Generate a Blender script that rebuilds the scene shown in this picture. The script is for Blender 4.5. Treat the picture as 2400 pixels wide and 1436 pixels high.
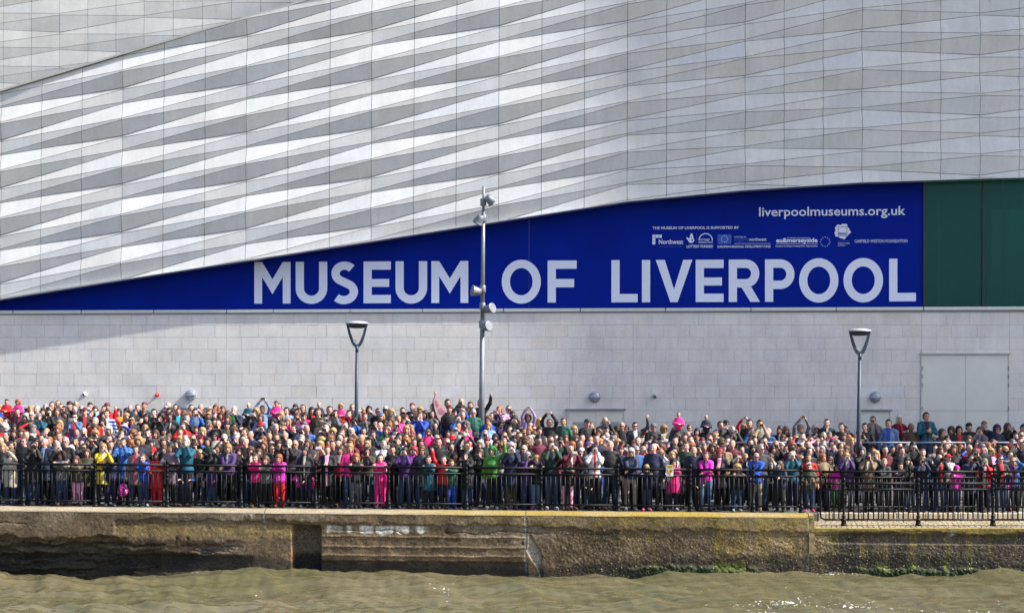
import bpy, bmesh, math, random
import numpy as np
from mathutils import Vector, Matrix

# ------------------------------------------------------------------ camera, sky, sun, exposure
scene = bpy.context.scene
for o_ in list(bpy.data.objects):
    bpy.data.objects.remove(o_)
COL = scene.collection
F = 3840.0          # focal length in photo pixels (photo 2400 wide)
H = 3.50            # camera height above the promenade
HZ = 860.0          # photo row of the horizon
cam_d = bpy.data.cameras.new('camera')
cam = bpy.data.objects.new('camera', cam_d)
COL.objects.link(cam)
cam.location = (0, 0, H)
cam.rotation_euler = (math.radians(90), 0, 0)
cam_d.sensor_width = 36.0
cam_d.lens = F / 2400.0 * 36.0
cam_d.shift_y = (HZ - 718.0) / 2400.0
cam_d.clip_end = 2000.0
scene.camera = cam

SUN = Vector((5.3, -1.0, 5.0)).normalized()
world = bpy.data.worlds.new('World')
scene.world = world
world.use_nodes = True
wn = world.node_tree
bg = wn.nodes['Background']
sky = wn.nodes.new('ShaderNodeTexSky')
sky.sky_type = 'NISHITA'
sky.sun_disc = False
sky.sun_elevation = math.asin(SUN.z)
sky.sun_rotation = math.atan2(SUN.x, SUN.y)
sky.air_density = 0.9
sky.dust_density = 2.2
sky.ozone_density = 0.8
wn.links.new(sky.outputs[0], bg.inputs[0])
bg.inputs[1].default_value = 0.13
sun_d = bpy.data.lights.new('sun', 'SUN')
sun_d.energy = 4.5
sun_d.angle = math.radians(0.55)
sun_d.color = (1.0, 0.965, 0.915)
sun = bpy.data.objects.new('sun', sun_d)
COL.objects.link(sun)
sun.rotation_euler = SUN.to_track_quat('Z', 'Y').to_euler()
sun.location = (40, -10, 60)
vs = scene.view_settings
vs.view_transform = 'Standard'
vs.look = 'None'
vs.exposure = 1.06
vs.gamma = 1.0
vs.use_curve_mapping = False
scene.cycles.use_denoising = True
scene.cycles.max_bounces = 6
scene.cycles.diffuse_bounces = 3
scene.cycles.glossy_bounces = 3
scene.cycles.transmission_bounces = 4
scene.cycles.transparent_max_bounces = 6

YW = 53.3           # lower stone wall of the museum
YF = YW - 0.26      # base plane of the relief facade
YS = YW + 0.34      # blue sign band
rnd = random.Random(11)
nrs = np.random.RandomState(5)

def P(px, py, Y):
    return Vector(((px - 1200.0) * Y / F, Y, H - (py - HZ) * Y / F))

def PX(px, Y):
    return (px - 1200.0) * Y / F

def PZ(py, Y):
    return H - (py - HZ) * Y / F

def zg(x):           # the promenade falls very gently to the right
    return -0.0085 * x

# ------------------------------------------------------------------ helpers
def setp(o, label=None, cat=None, group=None, kind=None):
    if label: o['label'] = label
    if cat: o['category'] = cat
    if group: o['group'] = group
    if kind: o['kind'] = kind
    return o

def empty(name, loc=(0, 0, 0), label=None, cat=None, group=None, rz=0.0):
    o = bpy.data.objects.new(name, None)
    COL.objects.link(o)
    o.location = loc
    o.rotation_euler = (0, 0, rz)
    o.empty_display_size = 0.1
    return setp(o, label, cat, group)

def link(name, me, mat=None, parent=None, smooth=False):
    o = bpy.data.objects.new(name, me)
    COL.objects.link(o)
    if mat is not None and len(me.materials) == 0:
        me.materials.append(mat)
    if parent is not None:
        o.parent = parent
        # children are authored in world coordinates unless their thing is moved later
        if parent.location.length > 1e-9:
            o.matrix_parent_inverse = Matrix.Translation(-parent.location)
        if parent.parent is not None and parent.parent.location.length > 1e-9 and parent.location.length <= 1e-9:
            o.matrix_parent_inverse = Matrix.Translation(-parent.parent.location)
    if smooth:
        me.polygons.foreach_set('use_smooth', np.ones(len(me.polygons), bool))
    return o

def mesh_from(name, verts, faces):
    me = bpy.data.meshes.new(name)
    me.from_pydata([tuple(v) for v in verts], [], faces)
    me.update()
    return me

def np_mesh(name, V, Q):
    """fast mesh from numpy verts (n,3) and quads/tris (m,k)"""
    me = bpy.data.meshes.new(name)
    k = Q.shape[1]
    me.vertices.add(len(V))
    me.vertices.foreach_set('co', np.ascontiguousarray(V, np.float32).ravel())
    me.loops.add(Q.size)
    me.loops.foreach_set('vertex_index', np.ascontiguousarray(Q, np.int32).ravel())
    me.polygons.add(len(Q))
    me.polygons.foreach_set('loop_start', np.arange(0, Q.size, k, dtype=np.int32))
    me.polygons.foreach_set('use_smooth', np.ones(len(Q), bool))
    me.update(calc_edges=True)
    return me

def set_col(me, name, cols):
    """point colour attribute, cols (n,3) linear"""
    a = me.color_attributes.new(name, 'FLOAT_COLOR', 'POINT')
    c = np.ones((len(me.vertices), 4), np.float32)
    c[:, :3] = cols
    a.data.foreach_set('color', c.ravel())

def box_verts(x0, x1, y0, y1, z0, z1):
    return [(x0, y0, z0), (x1, y0, z0), (x1, y1, z0), (x0, y1, z0), (x0, y0, z1), (x1, y0, z1), (x1, y1, z1), (x0, y1, z1)]
BOXF = [(3, 2, 1, 0), (4, 5, 6, 7), (0, 1, 5, 4), (1, 2, 6, 5), (2, 3, 7, 6), (3, 0, 4, 7)]

def box(name, x0, x1, y0, y1, z0, z1, mat, parent=None, bevel=0.0):
    me = mesh_from(name, box_verts(x0, x1, y0, y1, z0, z1), BOXF)
    if bevel > 0:
        bm = bmesh.new(); bm.from_mesh(me)
        bmesh.ops.bevel(bm, geom=bm.edges[:], offset=bevel, segments=2, affect='EDGES', profile=0.6)
        bm.to_mesh(me); bm.free()
    return link(name, me, mat, parent)

def lathe_mesh(name, prof, n=20, axis='Z', center=(0, 0, 0)):
    """prof: list of (r, h)"""
    V, Fc = [], []
    for (r, h) in prof:
        for i in range(n):
            a = 2 * math.pi * i / n
            c, s = r * math.cos(a), r * math.sin(a)
            if axis == 'Z': v = (c, s, h)
            elif axis == 'Y': v = (c, h, s)
            else: v = (h, c, s)
            V.append((v[0] + center[0], v[1] + center[1], v[2] + center[2]))
    m = len(prof)
    for j in range(m - 1):
        for i in range(n):
            a, b = j * n + i, j * n + (i + 1) % n
            Fc.append((a, b, b + n, a + n))
    Fc.append(tuple(range(n))[::-1])
    Fc.append(tuple(range((m - 1) * n, m * n)))
    me = mesh_from(name, V, Fc)
    bm = bmesh.new(); bm.from_mesh(me)
    bmesh.ops.recalc_face_normals(bm, faces=bm.faces[:])
    bm.to_mesh(me); bm.free()
    for p in me.polygons:
        p.use_smooth = len(p.vertices) == 4
    return me

def tube_mesh(name, pts, r, n=10, r2=None):
    """round tube along points (list of Vector); r may taper to r2"""
    pts = [Vector(p) for p in pts]
    V, Fc = [], []
    m = len(pts)
    up = Vector((0, 0, 1))
    prev = None
    for i, p in enumerate(pts):
        t = (pts[min(i + 1, m - 1)] - pts[max(i - 1, 0)]).normalized()
        if prev is None:
            a = t.cross(up)
            if a.length < 1e-3: a = t.cross(Vector((1, 0, 0)))
            a.normalize()
        else:
            a = (prev - t * prev.dot(t)).normalized()
        prev = a
        b = t.cross(a)
        rr = r if r2 is None else r + (r2 - r) * i / (m - 1)
        for k in range(n):
            an = 2 * math.pi * k / n
            V.append(p + (a * math.cos(an) + b * math.sin(an)) * rr)
    for j in range(m - 1):
        for k in range(n):
            q, w = j * n + k, j * n + (k + 1) % n
            Fc.append((q, w, w + n, q + n))
    Fc.append(tuple(range(n))[::-1])
    Fc.append(tuple(range((m - 1) * n, m * n)))
    me = mesh_from(name, V, Fc)
    bm = bmesh.new(); bm.from_mesh(me)
    bmesh.ops.recalc_face_normals(bm, faces=bm.faces[:])
    bm.to_mesh(me); bm.free()
    for p in me.polygons:
        p.use_smooth = len(p.vertices) == 4
    return me

# smooth value noise in numpy
def vnoise(x, y, z=None, seed=0):
    def hsh(ix, iy, iz):
        n = (ix * 374761393 + iy * 668265263 + iz * 2147483647 + seed * 144665) & 0xFFFFFFFF
        n = ((n ^ (n >> 13)) * 1274126177) & 0xFFFFFFFF
        return ((n ^ (n >> 16)) & 0xFFFF) / 65535.0
    x = np.asarray(x, float); y = np.asarray(y, float)
    z = np.zeros_like(x) if z is None else np.asarray(z, float)
    ix, iy, iz = np.floor(x).astype(np.int64), np.floor(y).astype(np.int64), np.floor(z).astype(np.int64)
    fx, fy, fz = x - ix, y - iy, z - iz
    fx, fy, fz = [f * f * (3 - 2 * f) for f in (fx, fy, fz)]
    r = 0
    for a in (0, 1):
        for b in (0, 1):
            for c in (0, 1):
                w = (fx if a else 1 - fx) * (fy if b else 1 - fy) * (fz if c else 1 - fz)
                r = r + w * hsh(ix + a, iy + b, iz + c)
    return r

def fbm(x, y, z=None, oct=4, seed=0, gain=0.5):
    t, a, s = 0, 1.0, 0
    for i in range(oct):
        f = 2.03 ** i
        t = t + a * vnoise(np.asarray(x) * f, np.asarray(y) * f, None if z is None else np.asarray(z) * f, seed + i * 17)
        s += a
        a *= gain
    return t / s

def sstep(a, b, x):
    t = np.clip((x - a) / (b - a), 0, 1)
    return t * t * (3 - 2 * t)

# ------------------------------------------------------------------ materials
def newmat(name):
    m = bpy.data.materials.new(name)
    m.use_nodes = True
    nt = m.node_tree
    return m, nt, nt.nodes, nt.links, nt.nodes['Principled BSDF']

def plain(name, col, rough=0.5, metal=0.0, noise=0.12, nscale=9.0, bump=0.0, bscale=60.0, spec=0.5):
    m, nt, N, L, b = newmat(name)
    b.inputs['Roughness'].default_value = rough
    b.inputs['Metallic'].default_value = metal
    b.inputs['Specular IOR Level'].default_value = spec
    tc = N.new('ShaderNodeTexCoord')
    nz = N.new('ShaderNodeTexNoise')
    nz.inputs['Scale'].default_value = nscale
    nz.inputs['Detail'].default_value = 5
    L.new(tc.outputs['Object'], nz.inputs['Vector'])
    mr = N.new('ShaderNodeMapRange')
    mr.inputs[1].default_value = 0.3; mr.inputs[2].default_value = 0.7
    mr.inputs[3].default_value = 1 - noise; mr.inputs[4].default_value = 1 + noise
    L.new(nz.outputs['Fac'], mr.inputs[0])
    mx = N.new('ShaderNodeVectorMath'); mx.operation = 'SCALE'
    mx.inputs[0].default_value = col
    L.new(mr.outputs[0], mx.inputs['Scale'])
    L.new(mx.outputs[0], b.inputs['Base Color'])
    if bump > 0:
        n2 = N.new('ShaderNodeTexNoise'); n2.inputs['Scale'].default_value = bscale; n2.inputs['Detail'].default_value = 4
        L.new(tc.outputs['Object'], n2.inputs['Vector'])
        bp = N.new('ShaderNodeBump'); bp.inputs['Strength'].default_value = bump; bp.inputs['Distance'].default_value = 0.01
        L.new(n2.outputs['Fac'], bp.inputs['Height'])
        L.new(bp.outputs[0], b.inputs['Normal'])
    return m

def stone_mat(name, pit=0.5, blot=0.10):
    """travertine: tint attribute x cloudy tone x small pits and fine veins"""
    m, nt, N, L, b = newmat(name)
    b.inputs['Roughness'].default_value = 0.7
    b.inputs['Specular IOR Level'].default_value = 0.3
    at = N.new('ShaderNodeAttribute'); at.attribute_name = 'tint'
    geo = N.new('ShaderNodeNewGeometry')
    def nz(scale, det, rough=0.55, stretch=None):
        n = N.new('ShaderNodeTexNoise')
        n.inputs['Scale'].default_value = scale; n.inputs['Detail'].default_value = det
        n.inputs['Roughness'].default_value = rough
        if stretch:
            mp = N.new('ShaderNodeMapping'); mp.inputs['Scale'].default_value = stretch
            L.new(geo.outputs['Position'], mp.inputs['Vector']); L.new(mp.outputs[0], n.inputs['Vector'])
        else:
            L.new(geo.outputs['Position'], n.inputs['Vector'])
        return n
    def rng(src, a, c, lo, hi):
        r = N.new('ShaderNodeMapRange')
        r.inputs[1].default_value = a; r.inputs[2].default_value = c
        r.inputs[3].default_value = lo; r.inputs[4].default_value = hi
        L.new(src, r.inputs[0]); return r.outputs[0]
    def mul(a, bb):
        k = N.new('ShaderNodeMath'); k.operation = 'MULTIPLY'; L.new(a, k.inputs[0]); L.new(bb, k.inputs[1]); return k.outputs[0]
    cloud = rng(nz(0.9, 5).outputs['Fac'], 0.3, 0.7, 1 - blot, 1 + blot * 0.7)
    fine = rng(nz(14, 6, 0.7).outputs['Fac'], 0.35, 0.65, 0.95, 1.04)
    streak = rng(nz(3.0, 4, 0.6, (1.6, 1, 0.35)).outputs['Fac'], 0.35, 0.65, 0.96, 1.03)
    # pits gather in patches, turned brownish
    patch = rng(nz(0.8, 3).outputs['Fac'], 0.52, 0.72, 0.0, 1.0)
    pits = rng(nz(16, 5, 0.75).outputs['Fac'], 0.57, 0.66, 0.0, 1.0)
    pm = mul(patch, pits)
    tone = mul(mul(cloud, fine), streak)
    sc = N.new('ShaderNodeVectorMath'); sc.operation = 'SCALE'
    L.new(at.outputs['Color'], sc.inputs[0]); L.new(tone, sc.inputs['Scale'])
    mx = N.new('ShaderNodeMix'); mx.data_type = 'RGBA'
    k = N.new('ShaderNodeMath'); k.operation = 'MULTIPLY'; k.inputs[1].default_value = pit
    L.new(pm, k.inputs[0]); L.new(k.outputs[0], mx.inputs['Factor'])
    L.new(sc.outputs[0], mx.inputs[6]); mx.inputs[7].default_value = (0.36, 0.29, 0.24, 1)
    L.new(mx.outputs[2], b.inputs['Base Color'])
    return m

M_STONE = stone_mat('travertine_panel', 0.55, 0.09)
M_BLOCK = stone_mat('travertine_block', 0.5, 0.10)
M_JOINT = plain('dark_joint', (0.10, 0.10, 0.11), 0.9)
M_MORTAR = plain('mortar', (0.40, 0.39, 0.375), 0.9)
M_ALU = plain('aluminium_trim', (0.52, 0.53, 0.53), 0.35, 0.6, 0.06)
M_DOOR = plain('cream_door_paint', (0.62, 0.615, 0.56), 0.5, 0, 0.05, 1.5)
M_DOORFRAME = plain('door_frame_paint', (0.56, 0.56, 0.53), 0.5, 0, 0.05)
M_HOOD = plain('slate_grey_paint', (0.20, 0.22, 0.27), 0.5, 0, 0.05)
M_BLUE = plain('blue_sign_film', (0.0003, 0.013, 0.24), 0.5, 0, 0.10, 0.7, spec=0.06)
M_LETTER = plain('white_letter_film', (0.66, 0.71, 0.86), 0.5, 0, 0.03, 1.0, spec=0.3)
M_EUBLUE = plain('eu_blue_film', (0.01, 0.07, 0.42), 0.4, 0, 0.04)
M_POLE = plain('galvanised_steel', (0.22, 0.235, 0.26), 0.45, 0.5, 0.15, 5.0)
M_LAMPPOST = plain('blue_grey_lamp_paint', (0.030, 0.048, 0.075), 0.5, 0.0, 0.15)
M_LAMPTOP = plain('pale_lamp_canopy', (0.42, 0.44, 0.45), 0.5, 0.2, 0.06)
M_RAIL = plain('black_gloss_rail', (0.003, 0.004, 0.006), 0.5, 0, 0.25, 14, spec=0.22)
M_LENS = plain('lamp_glass', (0.30, 0.33, 0.37), 0.12, 0.3, 0.1)
M_BLACK = plain('black_plastic', (0.012, 0.012, 0.013), 0.35)
M_SILVER = plain('silver_plastic', (0.45, 0.45, 0.46), 0.3, 0.6)
M_WHITE = plain('white_plastic', (0.75, 0.76, 0.77), 0.35)
M_RED = plain('red_plastic', (0.62, 0.012, 0.02), 0.3)
M_BULK = plain('grey_bulkhead', (0.26, 0.30, 0.37), 0.35, 0.2, 0.06)
# ------------------------------------------------------------------ museum building: convex clipping helpers in photo-plane coordinates
def clip_half(poly, nx, ny, c):
    """keep nx*x+ny*y+c >= 0"""
    out = []
    n = len(poly)
    for i in range(n):
        a, b = poly[i], poly[(i + 1) % n]
        da, db = nx * a[0] + ny * a[1] + c, nx * b[0] + ny * b[1] + c
        if da >= 0: out.append(a)
        if (da >= 0) != (db >= 0):
            t = da / (da - db)
            out.append((a[0] + (b[0] - a[0]) * t, a[1] + (b[1] - a[1]) * t))
    return out

def inset(poly, d):
    cx = sum(p[0] for p in poly) / len(poly); cy = sum(p[1] for p in poly) / len(poly)
    out = list(poly)
    n = len(poly)
    for i in range(n):
        a, b = poly[i], poly[(i + 1) % n]
        ex, ey = b[0] - a[0], b[1] - a[1]
        l = math.hypot(ex, ey)
        if l < 1e-6: continue
        nx, ny = -ey / l, ex / l
        if nx * (cx - a[0]) + ny * (cy - a[1]) < 0: nx, ny = -nx, -ny
        out = clip_half(out, nx, ny, -(nx * a[0] + ny * a[1]) - d)
        if len(out) < 3: return []
    return out

def area(poly):
    return 0.5 * abs(sum(poly[i][0] * poly[(i + 1) % len(poly)][1] - poly[(i + 1) % len(poly)][0] * poly[i][1] for i in range(len(poly))))

museum = empty('museum_building', (0, 0, 0), 'pale stone museum building with folded relief panels above a plain block wall', 'building')

def slab_piece(front, back_y):
    """front: list of 3D points (ordered), extruded straight back to back_y; returns verts, faces"""
    n = len(front)
    V = [tuple(p) for p in front] + [(p[0], back_y, p[2]) for p in front]
    Fc = [tuple(range(n)), tuple(range(2 * n - 1, n - 1, -1))]
    for i in range(n):
        j = (i + 1) % n
        Fc.append((i, i + n, j + n, j))
    return V, Fc

def fix_normals(me):
    bm = bmesh.new(); bm.from_mesh(me)
    bmesh.ops.recalc_face_normals(bm, faces=bm.faces[:])
    bm.to_mesh(me); bm.free()

def make_pieces(pieces, name, mat, parent, most, joined_name):
    """pieces: (area, verts, faces, tint). The largest become objects, the rest one joined part"""
    pieces.sort(key=lambda t: -t[0])
    for (a, V, Fc, tint) in pieces[:most]:
        me = mesh_from(name, V, Fc); fix_normals(me)
        set_col(me, 'tint', np.tile(tint, (len(V), 1)))
        link(name, me, mat, parent)
    rest = pieces[most:]
    if rest:
        V, Fc, T = [], [], []
        for (a, v, f, tint) in rest:
            o = len(V); V += v; T += [tint] * len(v)
            Fc += [tuple(i + o for i in q) for q in f]
        me = mesh_from(joined_name, V, Fc); fix_normals(me)
        set_col(me, 'tint', np.array(T))
        o = link(joined_name, me, mat, parent)
        o['kind'] = 'stuff'

def stone_tint(base, var, warm):
    v = 1 + rnd.uniform(-var, var)
    w = rnd.gauss(0, 1) * warm
    return (base[0] * v * (1 + w), base[1] * v, base[2] * v * (1 - 1.4 * w))

# ---- relief lattice: joints (px x at y=300, lean px per px, list of one narrow span: strip index, top, bottom, narrow, wide)
J = [(-285, 0.0085, 4, 415.0, 452.0, 36.5, 75.2), (4, 0.0085, 3, 328.0, 364.3, 36.3, 75.2), (287.5, 0.0082, 2, 205.8, 243.2, 37.2, 75.0), (578, 0.0066, 3, 195.6, 233.2, 37.8, 75.4),
     (871, 0.0050, 4, 185.0, 222.4, 37.6, 77.0), (1169, 0.0045, 5, 175.4, 213.2, 37.8, 77.2), (1470, 0.003, 6, 164.2, 202.0, 38.0, 77.3), (1746, 0.001, 7, 177.2, 224.3, 45.5, 79.5),
     (2020, 0.0, 8, 209.2, 257.4, 48.4, 91.6), (2296, 0.0, 7, 128.8, 177.2, 48.3, 92.6), (2572, 0.0, 8, 186.0, 234.0, 48.0, 93.0)]
BOT = [(-300, 748), (0, 701), (286, 655.6), (576, 610.5), (870, 565.4), (1167, 519), (1470, 472), (1745, 445.5), (2020, 427.5), (2296, 418.5), (2600, 411)]
TOP = [(-300, 306), (0, 216.5), (291, 129), (581, 44), (732, 0), (1100, -108)]

def boundary(j, k):
    """height of the top boundary of strip k at joint j"""
    x, lean, s, t, b, nn, w = J[j]
    y = t
    kk = s
    while kk < k:
        y += nn if (kk - s) % 2 == 0 else w
        kk += 1
    while kk > k:
        kk -= 1
        y -= nn if (kk - s) % 2 == 0 else w
    return y

def is_narrow(j, k):
    return (k - J[j][2]) % 2 == 0

def polyline_clip(poly, line, keep_above):
    """clip a convex polygon with each (nearly straight) segment that spans it"""
    cx = sum(p[0] for p in poly) / len(poly)
    for (a, b) in zip(line, line[1:]):
        if a[0] - 8 <= cx <= b[0] + 8 and not (cx < a[0] or cx > b[0]):
            ex, ey = b[0] - a[0], b[1] - a[1]
            nx, ny = ey, -ex          # points up in the picture (smaller y)
            c = -(nx * a[0] + ny * a[1])
            if not keep_above: nx, ny, c = -nx, -ny, -c
            return clip_half(poly, nx, ny, c)
    return poly

RELIEF = 0.145
WF = (0.0, 0.475, 0.525, 1.0)      # where the folds meet a wide end
NF = (0.0, 0.11, 0.89, 1.0)        # and a narrow end
def facade_pieces(ncol, first, y_base, relief, bnd, narrow, jx, clips, base_tint, joint, thick, sub, out, krange):
    WD = (0.0, relief, relief, relief * 0.10)     # depth profile at a wide end: fold stands out, foot overhangs
    ND = (0.0, 0.0, 0.0, 0.0)
    for j in range(first, first + ncol):
        for k in krange:
            tL, bL, tR, bR = bnd(j, k), bnd(j, k + 1), bnd(j + 1, k), bnd(j + 1, k + 1)
            if max(bL, bR) < -90 or min(tL, tR) > 740: continue
            fl, dl = (NF, ND) if narrow(j, k) else (WF, WD)
            fr, dr = (NF, ND) if narrow(j + 1, k) else (WF, WD)
            for q in range(3):
                for s in range(sub):
                    pts = []
                    for (u, e) in ((s / sub, q), ((s + 1) / sub, q), ((s + 1) / sub, q + 1), (s / sub, q + 1)):
                        yl = tL + (bL - tL) * fl[e]; yr = tR + (bR - tR) * fr[e]
                        y = yl + (yr - yl) * u
                        x = jx(j, y) + (jx(j + 1, y) - jx(j, y)) * u
                        pts.append((x, y, dl[e] + (dr[e] - dl[e]) * u))
                    A = np.array([[x, y, 1.0] for (x, y, d) in pts])
                    co = np.linalg.lstsq(A, np.array([d for (x, y, d) in pts]), rcond=None)[0]
                    poly = [(x, y) for (x, y, d) in pts]
                    for (line, above) in clips:
                        poly = polyline_clip(poly, line, above)
                        if len(poly) < 3: break
                    if len(poly) < 3 or area(poly) < 25: continue
                    wob = rnd.uniform(0.0, 0.003)
                    pp = inset(poly, joint)
                    if len(pp) < 3 or area(pp) < 10: continue
                    front = []
                    for (x, y) in pp:
                        w = P(x, y, y_base)
                        front.append((w.x, y_base - (co[0] * x + co[1] * y + co[2]) - wob, w.z))
                    V, Fc = slab_piece(front, y_base + thick)
                    out.append((area(pp), V, Fc, stone_tint(base_tint, 0.045, 0.011)))

relief_facade = link('relief_facade', mesh_from('relief_facade', *(lambda pts: (
    [P(x, y, YF + 0.05) for (x, y) in pts] + [P(x, y, YF + 0.05) + Vector((0, 0.5, 0)) for (x, y) in pts],
    [tuple(range(len(pts))), tuple(range(2 * len(pts) - 1, len(pts) - 1, -1))] + [(i, (i + 1) % len(pts), (i + 1) % len(pts) + len(pts), i + len(pts)) for i in range(len(pts))]))(
    [(-300, 306), (0, 217.5), (291, 130), (581, 45), (732, 1), (1100, -107), (1100, -260), (2600, -260)] + [(x, y - 1.5) for (x, y) in BOT[::-1]])), M_JOINT, museum)
fix_normals(relief_facade.data)
pieces = []
facade_pieces(10, 0, YF, RELIEF, boundary, is_narrow, lambda j, y: J[j][0] - (y - 300) * J[j][1], [(BOT, True), (TOP, False)], (0.62, 0.62, 0.61), 0.52, 0.04, 3, pieces, range(-8, 14))
make_pieces(pieces, 'panel', M_STONE, relief_facade, 298, 'small_panels')

# thin metal edge along the top of the near facade, and drip edge along its foot
tp = [P(x, y - 2, YF - 0.1) for (x, y) in TOP]
def strip_bar(name, pts, h, d, mat, parent):
    V, Fc = [], []
    for p in pts:
        V += [(p.x, p.y, p.z), (p.x, p.y, p.z + h), (p.x, p.y + d, p.z + h), (p.x, p.y + d, p.z)]
    for i in range(len(pts) - 1):
        a, b = 4 * i, 4 * i + 4
        for e in range(4):
            f = (e + 1) % 4
            Fc.append((a + e, a + f, b + f, b + e))
    Fc += [(0, 3, 2, 1), tuple(4 * (len(pts) - 1) + e for e in range(4))]
    me = mesh_from(name, V, Fc); fix_normals(me)
    return link(name, me, mat, parent)
M_EDGE = plain('stone_edge', (0.42, 0.42, 0.39), 0.6)
strip_bar('parapet_edge', tp, 0.06, 0.45, M_EDGE, museum)
strip_bar('drip_edge', [P(x, y, YF - 0.17) + Vector((0, 0, -0.005)) for (x, y) in BOT], 0.022, 0.60, M_ALU, museum)

# ---- far facade, upper left, standing back behind the sloping roof edge
YB = YW + 1.6
JB = [(-256, 2, 226.0, 267.0), (-58, 1, 150.6, 192.0), (140, 0, 76.0, 117.5), (338, -1, 0.0, 41.3), (543, 0, 46.0, 87.0), (748, -1, -30.0, 11.0), (953, 0, 16.0, 57.0)]
def bndB(j, k):
    x, s0, t, b_ = JB[j]
    y, kk = t, s0
    while kk < k:
        y += 41.4 if (kk - s0) % 2 == 0 else 83.0
        kk += 1
    while kk > k:
        kk -= 1
        y -= 41.4 if (kk - s0) % 2 == 0 else 83.0
    return y
def narB(j, k): return (k - JB[j][1]) % 2 == 0
roof_facade = link('upper_facade', mesh_from('upper_facade', *(lambda a, b: (box_verts(a.x, b.x, YB + 0.06, YB + 3, b.z - 2, a.z), BOXF))(P(-260, -160, YB), P(1150, 260, YB))), M_JOINT, museum)
pieces = []
facade_pieces(6, 0, YB, 0.04, bndB, narB, lambda j, y: JB[j][0], [([(x, y + 14) for (x, y) in TOP], True)], (0.60, 0.59, 0.555), 0.4, 0.045, 3, pieces, range(-5, 6))
make_pieces(pieces, 'panel', M_STONE, roof_facade, 290, 'small_panels')

# ---- lower block wall
course_px = 28.45
zt = PZ(733.0, YW)
wall_back = box('block_wall', PX(-260, YW), PX(2660, YW), YW + 0.012, YW + 0.6, -1.2, zt + 0.06, M_MORTAR, museum)
openings = [(386, 512, 957), (1329, 1464, 960.5), (2016.5, 2088.5, 962), (2158.5, 2366, 829), (54, 126, 953)]   # x0, x1, top (photo px)
pieces = []
MJ = [-300, -20, 256, 531, 920, 1192, 1484, 1760, 2160, 2366, 2640]
for r in range(0, 14):
    slope = -0.0012
    for a, b in zip(MJ, MJ[1:]):
        x = a
        first = True
        while x < b - 2:
            w = rnd.choice([34, 44, 52, 54, 54, 56, 58, 62]) * rnd.uniform(0.95, 1.05)
            if first and r % 2: w *= 0.6
            first = False
            x1 = x + w
            if b - x1 < 20: x1 = b
            y0, y1 = 733 + r * course_px, 733 + (r + 1) * course_px
            polys = [[(x, y0), (x1, y0), (x1, y1), (x, y1)]]
            for (o0, o1, ot) in openings:
                nxt = []
                for pl in polys:
                    px0, px1 = min(p[0] for p in pl), max(p[0] for p in pl)
                    py0, py1 = min(p[1] for p in pl), max(p[1] for p in pl)
                    if px1 <= o0 or px0 >= o1 or py1 <= ot: nxt.append(pl); continue
                    if px0 < o0: nxt.append([(px0, py0), (o0, py0), (o0, py1), (px0, py1)])
                    if px1 > o1: nxt.append([(o1, py0), (px1, py0), (px1, py1), (o1, py1)])
                    if py0 < ot: nxt.append([(max(px0, o0), py0), (min(px1, o1), py0), (min(px1, o1), ot), (max(px0, o0), ot)])
                polys = nxt
            for pl in polys:
                if area(pl) < 40: continue
                pp = inset(pl, 0.24)
                if len(pp) < 3: continue
                front = []
                wob = rnd.uniform(0, 0.004)
                for (qx, qy) in pp:
                    q = P(qx, qy, YW)
                    front.append((q.x, YW - wob, q.z))
                V, Fc = slab_piece(front, YW + 0.03)
                lo = max(p[1] for p in pp) > 960
                out_of = max(p[0] for p in pp) < 0 or min(p[0] for p in pp) > 2400
                tone = (0.645, 0.625, 0.60)
                t = stone_tint(tone, 0.022, 0.009)
                if rnd.random() < 0.08: t = (t[0] * 0.97, t[1] * 0.95, t[2] * 0.92)
                pieces.append((area(pp) * (0.01 if (lo or out_of) else 1), V, Fc, t))
            x = x1
make_pieces(pieces, 'stone_block', M_BLOCK, wall_back, 299, 'hidden_blocks')

# ---- ledge under the sign, made of separate lengths
lx = [-260, 30, 190, 360, 531, 640, 820, 990, 1180, 1360, 1560, 1760, 1960, 2165, 2420, 2660]
for a, b in zip(lx, lx[1:]):
    t = lambda x: 727.6 - 9.5 * x / 2400.0
    p0, p1 = P(a + 0.8, t(a), YW - 0.075), P(b - 0.8, t(b), YW - 0.075)
    V = [(p0.x, p0.y, p0.z), (p1.x, p1.y, p1.z), (p1.x, YS + 0.1, p1.z), (p0.x, YS + 0.1, p0.z)]
    h = 0.105
    V = [(v[0], v[1], v[2] - h) for v in V] + V
    me = mesh_from('sill_length', V, BOXF); fix_normals(me)
    bm = bmesh.new(); bm.from_mesh(me)
    bmesh.ops.bevel(bm, geom=bm.edges[:], offset=0.012, segments=2, affect='EDGES')
    bm.to_mesh(me); bm.free()
    link('sill_length', me, M_ALU, museum)
    # dark grey strip standing in for the shadow line below the ledge
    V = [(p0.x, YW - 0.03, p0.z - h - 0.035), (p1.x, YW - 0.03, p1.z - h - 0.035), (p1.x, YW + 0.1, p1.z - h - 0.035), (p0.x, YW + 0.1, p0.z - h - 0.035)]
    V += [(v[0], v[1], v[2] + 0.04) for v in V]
    me = mesh_from('shadow_strip', V, BOXF); fix_normals(me)
    link('shadow_strip', me, M_HOOD, museum)

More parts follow.
